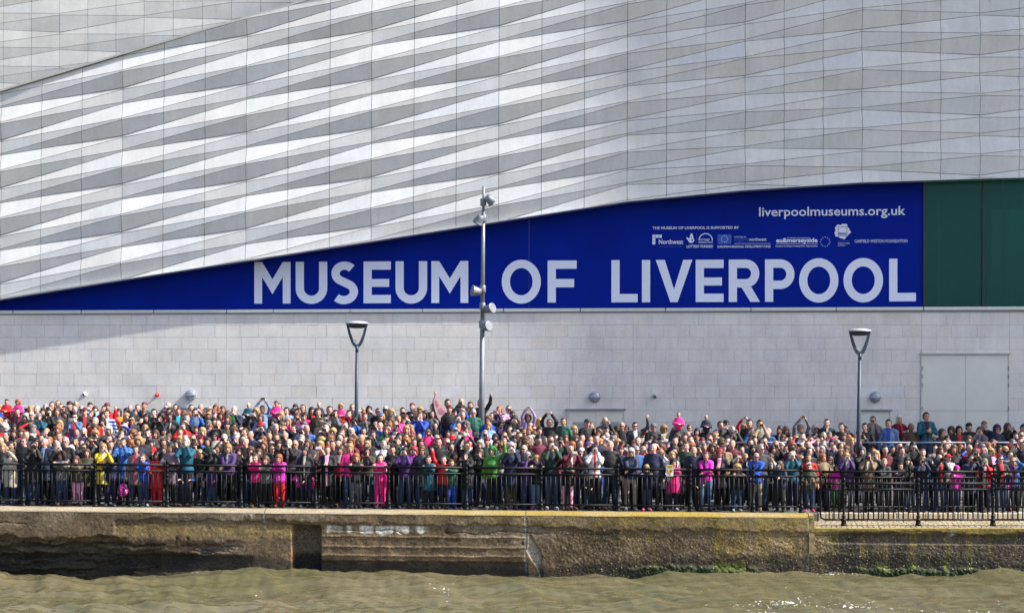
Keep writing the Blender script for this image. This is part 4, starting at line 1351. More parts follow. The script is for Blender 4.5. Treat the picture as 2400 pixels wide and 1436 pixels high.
# ------------------------------------------------------------------ people: bodies grown as one smooth surface from a posed skeleton
class Field:
    def __init__(s, lo, hi, vox):
        s.lo = np.array(lo, float); s.vox = vox
        s.n = np.ceil((np.array(hi) - s.lo) / vox).astype(int) + 1
        s.a = np.full(tuple(s.n), 0.25, np.float32)
        s.ax = [s.lo[i] + vox * np.arange(s.n[i]) for i in range(3)]
    def sl(s, lo, hi):
        out = []
        for i in range(3):
            a = max(0, int((lo[i] - s.lo[i]) / s.vox)); b = min(s.n[i], int((hi[i] - s.lo[i]) / s.vox) + 2)
            out.append(slice(a, max(a, b)))
        return tuple(out)
    def grid(s, sl):
        return np.meshgrid(s.ax[0][sl[0]], s.ax[1][sl[1]], s.ax[2][sl[2]], indexing='ij', sparse=True)
    def put(s, sl, d, k, sub=False):
        a = s.a[sl]
        if sub:
            d = -d
            h = np.clip(0.5 - 0.5 * (a - d) / k, 0, 1)
            s.a[sl] = a * (1 - h) + d * h + k * h * (1 - h)
        else:
            h = np.clip(0.5 + 0.5 * (a - d) / k, 0, 1)
            s.a[sl] = a * (1 - h) + d * h - k * h * (1 - h)
    def cap(s, p, q, r1, r2, k=0.02, sub=False, sq=None):
        """tapered capsule"""
        p = np.array(p, float); q = np.array(q, float)
        m = max(r1, r2) + 0.06 + k
        sl = s.sl(np.minimum(p, q) - m, np.maximum(p, q) + m)
        if any(x.stop <= x.start for x in sl): return
        X, Y, Z = s.grid(sl)
        d = q - p; L2 = max(1e-9, float(d @ d))
        t = np.clip(((X - p[0]) * d[0] + (Y - p[1]) * d[1] + (Z - p[2]) * d[2]) / L2, 0, 1)
        dx, dy, dz = X - p[0] - t * d[0], Y - p[1] - t * d[1], Z - p[2] - t * d[2]
        if sq is not None: dx, dy, dz = dx / sq[0], dy / sq[1], dz / sq[2]
        s.put(sl, np.sqrt(dx * dx + dy * dy + dz * dz) - (r1 + (r2 - r1) * t), k, sub)
    def ell(s, c, r, k=0.02, sub=False, R=None):
        c = np.array(c, float); r = np.array(r, float)
        m = max(r) + 0.06 + k
        sl = s.sl(c - m, c + m)
        if any(x.stop <= x.start for x in sl): return
        X, Y, Z = s.grid(sl)
        x, y, z = X - c[0], Y - c[1], Z - c[2]
        if R is not None:     # columns are local axes
            x, y, z = R[0, 0] * x + R[1, 0] * y + R[2, 0] * z, R[0, 1] * x + R[1, 1] * y + R[2, 1] * z, R[0, 2] * x + R[1, 2] * y + R[2, 2] * z
        k0 = np.sqrt((x / r[0]) ** 2 + (y / r[1]) ** 2 + (z / r[2]) ** 2) + 1e-9
        k1 = np.sqrt((x / r[0] ** 2) ** 2 + (y / r[1] ** 2) ** 2 + (z / r[2] ** 2) ** 2) + 1e-9
        s.put(sl, k0 * (k0 - 1) / k1, k, sub)
    def cut(s, fn):
        """intersect with fn(X,Y,Z) <= 0"""
        X, Y, Z = s.grid((slice(None),) * 3)
        s.a = np.maximum(s.a, fn(X, Y, Z)).astype(np.float32)
    def rough(s, amp, sc, seed, stretch=(1, 1, 1)):
        X, Y, Z = np.meshgrid(*s.ax, indexing='ij')
        m = np.abs(s.a) < 0.05
        n = np.zeros_like(s.a)
        n[m] = fbm(X[m] * sc * stretch[0] + 31, Y[m] * sc * stretch[1] + 17, Z[m] * sc * stretch[2] + 9, oct=2, seed=seed) - 0.5
        s.a += (n * 2 * amp).astype(np.float32)
    def mesh(s):
        a = s.a
        a = np.pad(a, 1, constant_values=0.25)
        neg = a < 0
        c = [neg[i:neg.shape[0] - 1 + i, j:neg.shape[1] - 1 + j, k:neg.shape[2] - 1 + k] for i in (0, 1) for j in (0, 1) for k in (0, 1)]
        cnt = sum(x.astype(np.int8) for x in c)
        act = (cnt > 0) & (cnt < 8)
        idx = np.full(act.shape, -1, np.int64)
        I = np.argwhere(act)
        idx[act] = np.arange(len(I))
        S = np.zeros((len(I), 3)); W = np.zeros(len(I))
        corners = [(i, j, k) for i in (0, 1) for j in (0, 1) for k in (0, 1)]
        val = [a[I[:, 0] + i, I[:, 1] + j, I[:, 2] + k] for (i, j, k) in corners]
        for p in range(8):
            for q in range(p + 1, 8):
                if sum(abs(corners[p][m] - corners[q][m]) for m in range(3)) != 1: continue
                vp, vq = val[p], val[q]
                x = (vp < 0) != (vq < 0)
                t = np.where(x, vp / np.where(np.abs(vp - vq) < 1e-9, 1e-9, vp - vq), 0)
                pt = np.array(corners[p])[None] + t[:, None] * (np.array(corners[q]) - np.array(corners[p]))[None]
                S[x] += pt[x]; W[x] += 1
        V = (I + S / W[:, None] - 1) * s.vox + s.lo
        Q = []
        sh = neg.shape
        for ax in range(3):
            o = [1, 1, 1]
            sl0 = [slice(1, -1)] * 3; sl1 = [slice(1, -1)] * 3
            sl0[ax] = slice(0, -1); sl1[ax] = slice(1, None)
            n0, n1 = neg[tuple(sl0)], neg[tuple(sl1)]
            b, c2 = [m for m in range(3) if m != ax]
            for flip in (False, True):
                E = np.argwhere((n0 & ~n1) if not flip else (~n0 & n1))
                if len(E) == 0: continue
                E = E.copy(); E[:, b] += 1; E[:, c2] += 1
                def at(db, dc):
                    e = E.copy(); e[:, b] -= db; e[:, c2] -= dc
                    return idx[e[:, 0], e[:, 1], e[:, 2]]
                q = np.stack([at(1, 1), at(0, 1), at(0, 0), at(1, 0)], 1)
                if flip != (ax == 1): q = q[:, ::-1]
                Q.append(q)
        return V, np.concatenate(Q)

def nrm(v):
    v = np.array(v, float); return v / max(1e-9, np.linalg.norm(v))

def ik(S, T, l1, l2, hint):
    S = np.array(S, float); T = np.array(T, float)
    d = T - S; D = np.linalg.norm(d)
    D2 = min(D, (l1 + l2) * 0.995)
    u = d / D
    T = S + u * D2
    a = (l1 * l1 - l2 * l2 + D2 * D2) / (2 * D2)
    h = math.sqrt(max(0, l1 * l1 - a * a))
    n = np.array(hint, float); n = nrm(n - u * (n @ u))
    return S + u * a + n * h, T

class Body:
    """posed skeleton. Facing -Y, feet at z=0"""
    def __init__(s, kind, pose):
        s.kind, s.pose = kind, pose
        c = kind in 'cg'
        s.child = c
        s.height = 1.30 if c else (1.74 if kind == 'm' else 1.64)
        k = s.height / 1.72
        s.k = k
        hk = 0.90 if c else (1.0 if kind == 'm' else 0.96)       # head size
        s.hs = hk
        zs = 1.0 / k
        headh = 0.232 * hk
        s.head = np.array([0, -0.015, s.height - 0.118 * hk])
        sh_z = s.height - headh - (0.065 if not c else 0.05)
        wide = {'m': 0.195, 'w': 0.168, 'c': 0.135, 'g': 0.130}[kind]
        s.sh = [np.array([sg * wide * 0.96, 0.0, sh_z - 0.045 * k]) for sg in (-1, 1)]
        s.sh_z = sh_z
        hipz = s.height * (0.525 if not c else 0.505)
        s.hipz = hipz
        hw = {'m': 0.092, 'w': 0.097, 'c': 0.072, 'g': 0.07}[kind]
        s.hip = [np.array([sg * hw, 0, hipz - 0.02]) for sg in (-1, 1)]
        kn, an = s.height * 0.285, s.height * 0.048
        s.knee = [np.array([sg * hw * 1.08, -0.012, kn]) for sg in (-1, 1)]
        s.ank = [np.array([sg * hw * 1.1, 0.025, an]) for sg in (-1, 1)]
        s.toe = [a + np.array([sg * 0.03, -0.15 * k, -an + 0.03 * k]) for a, sg in zip(s.ank, (-1, 1))]
        s.r = (0.88 if c else (1.0 if kind == 'm' else 0.9))       # limb radius factor
        s.lean = 0.0
        s.turn, s.nod, s.tilt = 0.0, 0.0, 0.0
        l1, l2 = 0.168 * s.height, 0.148 * s.height
        up = s.head
        f = 0.235 * k
        P_ = {}
        down = lambda sg: (np.array([sg * (wide + 0.075), -0.03, s.height * 0.475]), (sg, 0.5, 0))
        hx = s.head
        if pose == 'down': t = [down(-1), down(1)]; s.turn = 0.15
        elif pose == 'cam': t = [(hx + [-0.085, -0.150 * hk - 0.03, -0.095], (-0.45, 0.1, -1)), (hx + [0.085, -0.150 * hk - 0.03, -0.10], (0.6, 0.1, -1))]; s.nod = 0.05
        elif pose == 'phone': t = [(hx + [-0.095, -0.30 * k, -0.13], (-0.4, 0.1, -1)), (hx + [0.095, -0.30 * k, -0.14], (0.5, 0.1, -1))]; s.nod = 0.0
        elif pose == 'high': t = [(hx + [-0.09, -0.16, 0.25 * k], (-1, -0.2, 0)), (hx + [0.09, -0.16, 0.25 * k], (1, -0.2, 0))]; s.nod = -0.15
        elif pose == 'chest': t = [(np.array([-0.055, -0.26 * k, sh_z - 0.20 * k]), (-1, 0.2, -1)), (np.array([0.055, -0.26 * k, sh_z - 0.22 * k]), (1, 0.2, -1))]; s.turn = -0.2
        elif pose == 'wave': t = [down(-1), (np.array([wide + 0.16 * k, -0.10, s.height + 0.10 * k]), (1, 0, -0.6))]; s.turn = -0.1
        elif pose == 'shade': t = [down(-1), (hx + [0.06, -0.14, -0.02 if c else 0.035], (1, -0.3, -0.7))]; s.turn = 0.1
        elif pose == 'rail':
            rz = 1.05 if not c else 1.00
            rz = min(rz, s.height * 0.80) if c else rz
            t = [(np.array([0.10 * k, -0.33 * k, rz]), (-1, -0.1, -0.4)), (np.array([-0.10 * k, -0.36 * k, rz + 0.015]), (1, -0.1, -0.4))]; s.nod = 0.08; s.turn = 0.12
            s.lean = 0.10
        elif pose == 'grip':
            t = [(np.array([-0.17 * k, -0.30 * k, s.height * 0.62]), (-1, 0.2, -1)), (np.array([0.17 * k, -0.30 * k, s.height * 0.66]), (1, 0.2, -1))]; s.turn = -0.15
        elif pose == 'sit':      # astride somebody's shoulders
            t = [(np.array([-0.06, -0.17, sh_z - 0.20]), (-1, 0.2, -1)), (np.array([0.07, -0.18, sh_z - 0.18]), (1, 0.2, -1))]; s.turn = 0.2
            for i, sg in enumerate((-1, 1)):
                s.knee[i] = s.hip[i] + np.array([sg * 0.06, -0.27, 0.0]); s.ank[i] = s.knee[i] + np.array([-sg * 0.02, -0.02, -0.30])
                s.toe[i] = s.ank[i] + np.array([0, -0.11, -0.05])
        if s.lean:
            for arr in (s.sh,):
                for v in arr: v[1] -= s.lean * 0.55
            s.head = s.head + [0, -s.lean, -0.02]
        s.elb, s.wri = [], []
        for i in range(2):
            e, w = ik(s.sh[i], t[i][0], l1, l2, t[i][1])
            s.elb.append(e); s.wri.append(w)
        ct, st = math.cos(s.turn), math.sin(s.turn); cn, sn = math.cos(s.nod), math.sin(s.nod)
        Rz = np.array([[ct, -st, 0], [st, ct, 0], [0, 0, 1]]); Rx = np.array([[1, 0, 0], [0, cn, -sn], [0, sn, cn]])
        s.HR = Rz @ Rx
        s.neck0 = np.array([0, 0.01 - s.lean * 0.5, sh_z]); s.neck1 = s.head + s.HR @ np.array([0, 0.02, -0.07 * hk])
        s.lo = np.minimum.reduce([np.min(s.wri, 0) - 0.22, np.min(s.toe, 0) - 0.08, s.head - 0.2, np.array([-0.32, -0.25, -0.02])])
        s.hi = np.maximum.reduce([np.max(s.wri, 0) + 0.22, np.max(s.toe, 0) + 0.08, s.head + 0.2, np.array([0.32, 0.25, s.height + 0.02])])
        if pose != 'sit': s.lo[2] = -0.02
        s.lo[1] = max(s.lo[1], -0.75)
    def H(s, v): return s.head + s.HR @ (np.array(v) * s.hs)
    def torso(s, f, g, k=0.06):
        """g inflates"""
        w = {'m': 1.0, 'w': 0.92, 'c': 0.80, 'g': 0.77}[s.kind]
        kk = s.k if s.child else 1.0
        l = s.lean
        hz, sz = s.hipz, s.sh_z
        f.ell((0, 0.0 - l * 0.3, sz - 0.17 * kk), (0.158 * w + g, 0.112 * w + g, 0.20 * kk + g), k)
        if s.kind == 'w': f.ell((0, -0.06 - l * 0.3, sz - 0.19), (0.125 + g, 0.075 + g, 0.075), k)
        f.ell((0, -0.012 * (s.kind == 'm') - l * 0.1, (hz + sz) / 2 - 0.06 * kk), (0.145 * w + g, 0.112 * w + g, 0.19 * kk + g), k)
        f.ell((0, 0.008, hz + 0.0), (0.162 * w + g, 0.118 * w + g, 0.12 * kk + g), k)
        f.cap(s.sh[0] * [0.9, 1, 1], s.sh[1] * [0.9, 1, 1], 0.050 * s.r + g * 0.7, 0.050 * s.r + g * 0.7, 0.05)
        f.cap((s.sh[0] + s.neck0) / 2 + [0, 0, 0.015], s.neck0 + [0, 0, 0.02], 0.05 * s.r + g, 0.055 * s.r + g, 0.05)
        f.cap((s.sh[1] + s.neck0) / 2 + [0, 0, 0.015], s.neck0 + [0, 0, 0.02], 0.05 * s.r + g, 0.055 * s.r + g, 0.05)
    def arms(s, f, g, wr=1.0):
        for i in range(2):
            f.cap(s.sh[i], s.elb[i], 0.054 * s.r + g, 0.043 * s.r + g, 0.03)
            e = s.elb[i] + (s.wri[i] - s.elb[i]) * wr
            f.cap(s.elb[i], e, 0.043 * s.r + g, (0.028 + 0.3 * (g > 0) * g) * s.r + g * 0.9, 0.02)
    def legs(s, f, g):
        for i in range(2):
            f.cap(s.hip[i], s.knee[i], 0.083 * s.r + g, 0.056 * s.r + g, 0.03)
            f.cap(s.knee[i], s.ank[i], 0.056 * s.r + g, 0.036 * s.r + g * 1.1, 0.02)
    def feet(s, f, g):
        for i in range(2):
            f.cap(s.ank[i] + [0, 0.02, -0.03 * s.k], s.toe[i], 0.042 * s.k + g, 0.036 * s.k + g, 0.02)
    def hands(s, f, fingers=True):
        hs = 0.95 if s.kind == 'm' else (0.88 if s.kind == 'w' else 0.76)
        for i, sg in enumerate((-1, 1)):
            w = s.wri[i]
            fwd = nrm(w - s.elb[i])
            pose = s.pose
            if pose in ('cam', 'phone', 'high'):
                d = nrm(np.array([-sg * 0.55, -0.15, 0.85])); side = nrm(np.array([-sg * 0.8, -0.2, -0.5])); curl = nrm(np.array([-sg * 0.9, -0.25, 0.1]))
            elif pose == 'wave' and i == 1:
                d = nrm(np.array([0.15, -0.1, 1.0])); side = nrm(np.array([-1, 0, 0.1])); curl = nrm(np.array([0, -0.6, 0.9]))
            elif pose in ('rail', 'chest', 'grip', 'sit'):
                d = nrm(fwd * 0.8 + np.array([0, -0.2, -0.25])); side = nrm(np.array([-sg * 0.3, -0.3, 0.8])); curl = nrm(d * 0.3 + np.array([0, 0.2, -0.9]))
            elif pose == 'shade' and i == 1:
                d = nrm(np.array([-0.95, -0.1, 0.15])); side = nrm(np.array([0, 0.2, -1.0])); curl = nrm(np.array([-0.9, 0.2, -0.1]))
            else:
                d = fwd; side = nrm(np.array([0, -1, -0.3])); curl = nrm(fwd + np.array([-sg * 0.5, 0, 0]))
            side = nrm(side - d * (side @ d))
            pc = w + d * 0.05 * hs
            f.cap(w, w + d * 0.075 * hs, 0.026 * hs * s.r, 0.034 * hs, 0.012)
            kn = w + d * 0.092 * hs
            f.cap(kn - side * 0.026 * hs, kn + side * 0.026 * hs, 0.0155 * hs, 0.0155 * hs, 0.016)
            if fingers:
                for q, (o, ln) in enumerate(((0.034, 0.064), (0.012, 0.074), (-0.011, 0.070), (-0.033, 0.055))):
                    b = kn + side * o * hs
                    m = b + nrm(d + 0.25 * side * (o / 0.034)) * ln * 0.5 * hs
                    e = m + nrm(curl + 0.12 * side * (o / 0.034)) * ln * 0.5 * hs
                    f.cap(b, m, 0.0098 * hs + 0.0006, 0.0092 * hs, 0.004); f.cap(m, e, 0.0092 * hs, 0.0078 * hs, 0.003)
                tb = w + d * 0.03 * hs + side * 0.022 * hs
                tm = tb + nrm(d * 0.6 + side * 0.9) * 0.045 * hs
                f.cap(tb, tm, 0.014 * hs, 0.0115 * hs, 0.008); f.cap(tm, tm + nrm(d * 0.9 + side * 0.4 + curl * 0.3) * 0.034 * hs, 0.0115 * hs, 0.0092 * hs, 0.004)
            else:
                f.cap(kn, kn + nrm(d + curl) * 0.06 * hs, 0.03 * hs, 0.02 * hs, 0.01)
            s.grip = None
    def skull(s, f):
        h = s.hs
        R = s.HR
        f.ell(s.H((0, 0.012, 0.028)), np.array([0.0765, 0.096, 0.090]) * h, 0.02, R=R)
        f.ell(s.H((0, -0.018, -0.035)), np.array([0.060, 0.074, 0.080]) * h, 0.035, R=R)
        f.ell(s.H((0, -0.052, -0.083)), np.array([0.034, 0.030, 0.026]) * h, 0.03, R=R)      # chin
        for sg in (-1, 1):
            f.ell(s.H((sg * 0.031, -0.090, 0.004)), np.array([0.018, 0.014, 0.013]) * h, 0.012, True, R=R)   # eye socket
            f.ell(s.H((sg * 0.031, -0.078, 0.003)), np.array([0.014, 0.013, 0.011]) * h, 0.004, R=R)          # eyeball and lids
            f.ell(s.H((sg * 0.040, -0.062, -0.028)), np.array([0.024, 0.022, 0.022]) * h, 0.02, R=R)          # cheek
            f.ell(s.H((sg * 0.079, 0.012, -0.004)), np.array([0.010, 0.019, 0.030]) * h, 0.008, R=R)          # ear
        f.cap(s.H((0, -0.084, 0.012)), s.H((0, -0.108, -0.026)), 0.008 * h, 0.0145 * h, 0.012)                # nose
        f.ell(s.H((0, -0.080, 0.024)), np.array([0.052, 0.016, 0.009]) * h, 0.014, R=R)                       # brow
        f.ell(s.H((0, -0.083, -0.058)), np.array([0.024, 0.012, 0.012]) * h, 0.01, R=R)                       # mouth
        f.cap(s.neck0 - [0, 0, 0.04], s.neck1, 0.056 * s.r * (0.85 if s.child else 1), 0.050 * s.r * (0.85 if s.child else 1), 0.03)

def build_body(b, vox):
    f = Field(b.lo, b.hi, vox)
    b.torso(f, -0.012); b.arms(f, -0.004); b.legs(f, -0.006); b.feet(f, -0.006); b.hands(f); b.skull(f)
    return f.mesh()

def build_top(b, vox, style, seed):
    """style: jacket, coat, puffer"""
    g = {'jacket': 0.024, 'coat': 0.028, 'puffer': 0.036}[style] * (0.85 if b.child else 1.0)
    f = Field(b.lo, b.hi, vox)
    b.torso(f, g * 0.9, 0.07); b.arms(f, g * 0.58, 0.97)
    hem = b.hipz - (0.06 if style != 'coat' else 0.30 * b.k)
    if b.pose == 'sit': hem = b.hipz - 0.03
    elif style == 'coat':
        f.cap((0, 0.0, b.hipz + 0.04), (0, 0.005, hem - 0.05), 0.165 * b.r, 0.205 * b.r, 0.06, sq=(1.18, 0.92, 1))
    else:
        f.ell((0, 0.0, b.hipz + 0.01), (0.175 * b.r + g * 0.6, 0.13 * b.r + g * 0.6, 0.14), 0.05)
    # collar
    f.cap(b.neck0 + [0, 0.01, -0.01], b.neck0 + [0, 0.0, 0.035], 0.068 * b.r, 0.066 * b.r, 0.03)
    if seed % 3 != 1:   # hood or thick collar lying behind the neck
        f.ell(b.neck0 + [0, 0.085 * b.k, 0.0], np.array([0.10, 0.05, 0.06]) * b.k, 0.04)
    # soft folds: around elbows, waist; quilting rings for a puffer
    f.rough(0.013, 6.5, seed, (1.0, 1.0, 1.6))
    f.rough(0.006, 17.0, seed + 5, (1, 1, 1.3))
    if style == 'puffer':
        X, Y, Z = f.grid((slice(None),) * 3)
        f.a += (0.006 * np.abs(np.sin(Z * 38.0)) - 0.003).astype(np.float32)
    f.cut(lambda X, Y, Z: hem - Z + 0.012 * np.sin(X * 17 + seed) + 0 * Y)
    hz = b.head[2] - 0.085 * b.hs
    f.cut(lambda X, Y, Z: np.where((np.abs(X) < 0.13) & (np.abs(Y) < 0.16), Z - (b.neck0[2] + 0.045) + 0 * X, -1.0) if b.pose in ('cam', 'phone', 'high', 'wave', 'shade') else (Z - (b.neck0[2] + 0.045)) * (np.abs(X) < 0.14) - 0.0 * Y - 0.001)
    return f.mesh()

def build_legs(b, vox, style, seed):
    f = Field(b.lo, b.hi, vox)
    b.legs(f, 0.016 if style == 'trousers' else 0.004)
    w = {'m': 1.0, 'w': 1.0, 'c': 0.80, 'g': 0.77}[b.kind]
    f.ell((0, 0.008, b.hipz - 0.02), (0.150 * w, 0.108 * w, 0.11 * (b.k if b.child else 1)), 0.05)
    f.cut(lambda X, Y, Z: Z - (b.hipz + 0.03) + 0 * X + 0 * Y)
    f.rough(0.008, 9, seed, (1.4, 1.4, 0.7))
    if b.pose != 'sit':
        zc = b.ank[0][2] + (0.0 if style == 'trousers' else 0.02)
        f.cut(lambda X, Y, Z: zc - 0.02 - Z + 0 * X + 0 * Y)
    return f.mesh()

def build_feet(b, vox):
    f = Field(b.lo, b.hi, vox)
    b.feet(f, 0.010)
    if b.pose != 'sit': f.cut(lambda X, Y, Z: 0.004 - Z + 0 * X + 0 * Y)
    return f.mesh()

# --- head-local hair and hats (unit head, facing -Y)
class HeadOnly(Body):
    def __init__(s):
        s.kind, s.pose, s.child = 'm', 'down', False
        s.head = np.zeros(3); s.hs = 1.0; s.HR = np.eye(3); s.r = 1.0
        s.neck0 = np.array([0, 0.03, -0.19]); s.neck1 = np.array([0, 0.02, -0.07])
def build_hair(style, vox, seed=0):
    b = HeadOnly()
    lo, hi = np.array([-0.17, -0.19, -0.42]), np.array([0.17, 0.20, 0.17])
    f = Field(lo, hi, vox)
    g = {'short': 0.011, 'crop': 0.005, 'bald': 0.005, 'bob': 0.020, 'long': 0.020, 'pony': 0.012, 'curly': 0.036, 'beanie': 0.016, 'cap': 0.012, 'hood': 0.040, 'wavy': 0.024, 'fringe': 0.017, 'hat': 0.014}[style]
    f.ell((0, 0.012, 0.028), (0.0765 + g, 0.096 + g, 0.090 + g), 0.02)
    if style in ('bob', 'long', 'wavy', 'curly', 'pony', 'fringe', 'short', 'crop', 'bald', 'hood'):
        f.ell((0, 0.035, -0.02), (0.076 + g, 0.078 + g, 0.085 + g), 0.03)
    if style == 'bob' or style == 'fringe':
        for sg in (-1, 1): f.cap((sg * 0.072, 0.005, 0.0), (sg * 0.078, -0.005, -0.105), 0.026, 0.024, 0.02)
        f.cap((0, 0.06, -0.02), (0, 0.065, -0.11), 0.06, 0.052, 0.03, sq=(1.3, 0.8, 1))
    if style in ('long', 'wavy'):
        for sg in (-1, 1):
            f.cap((sg * 0.070, 0.0, 0.0), (sg * 0.090, -0.015, -0.16), 0.026, 0.030, 0.02)
            f.cap((sg * 0.090, -0.015, -0.16), (sg * 0.080, -0.055, -0.29), 0.030, 0.016, 0.02)
        f.cap((0, 0.06, -0.02), (0, 0.085, -0.27), 0.062, 0.05, 0.03, sq=(1.5, 0.8, 1))
    if style == 'pony':
        f.cap((0, 0.10, 0.05), (0.02, 0.15, 0.02), 0.024, 0.030, 0.02); f.cap((0.02, 0.15, 0.02), (0.04, 0.14, -0.16), 0.030, 0.014, 0.02)
    if style == 'curly':
        for sg in (-1, 1): f.ell((sg * 0.075, 0.02, -0.035), (0.046, 0.065, 0.07), 0.03)
        f.rough(0.020, 22, seed)
    elif style in ('long', 'wavy', 'bob', 'fringe', 'pony'):
        f.rough(0.008 if style != 'wavy' else 0.014, 26, seed, (1.3, 1.3, 0.35))
    elif style in ('short', 'crop'):
        f.rough(0.006, 30, seed)
    elif style == 'hood':
        f.rough(0.008, 10, seed)
    # cut the face free
    if style in ('beanie',):
        f.cut(lambda X, Y, Z: 0.014 - 0.25 * Y - Z + 0 * X)
    elif style == 'cap':
        f.cut(lambda X, Y, Z: 0.030 - 0.25 * Y - Z + 0 * X)
        f.ell((0, -0.125, 0.050), (0.070, 0.075, 0.011), 0.01)
    elif style == 'hat':
        f.cut(lambda X, Y, Z: 0.045 - Z + 0 * X + 0 * Y)
        f.ell((0, 0.012, 0.050), (0.150, 0.165, 0.010), 0.012)
        f.ell((0, 0.012, 0.105), (0.080, 0.095, 0.045), 0.02)
    elif style == 'bald':
        f.cut(lambda X, Y, Z: Z - 0.035 + 0 * X + 0 * Y)
        f.cut(lambda X, Y, Z: 0.02 - Y + 0 * X + 0 * Z)
        f.cut(lambda X, Y, Z: -0.065 - Z + 0 * X + 0 * Y)
    else:
        lowz = {'short': -0.085, 'crop': -0.075, 'curly': -0.12, 'bob': -0.135, 'fringe': -0.135, 'long': -0.40, 'wavy': -0.40, 'pony': -0.2, 'hood': -0.19}[style]
        line = {'fringe': 0.030, 'hood': 0.060}.get(style, 0.056)
        hw = {'short': 0.070, 'crop': 0.072, 'pony': 0.068, 'curly': 0.066, 'hood': 0.074}.get(style, 0.061)
        def face(X, Y, Z):
            # opening: front half below the hairline
            fr = -(Y + (0.030 if style not in ('short', 'crop') else 0.012))
            top = line + 0.018 * (style in ('short', 'crop', 'pony')) - 0.35 * (np.abs(X) / 0.08) ** 2 * 0.03 - Z
            side = hw - np.abs(X)
            o = np.minimum(np.minimum(fr, top), side + 0 * Y)
            return o
        f.cut(lambda X, Y, Z: face(X, Y, Z))
        if style in ('short', 'crop'):
            f.cut(lambda X, Y, Z: np.minimum(-(Y - 0.005), 0.0 - Z) + 0 * X)       # clear the sideburns and ears
        f.cut(lambda X, Y, Z: lowz - Z + 0 * X + 0 * Y)
    return f.mesh()

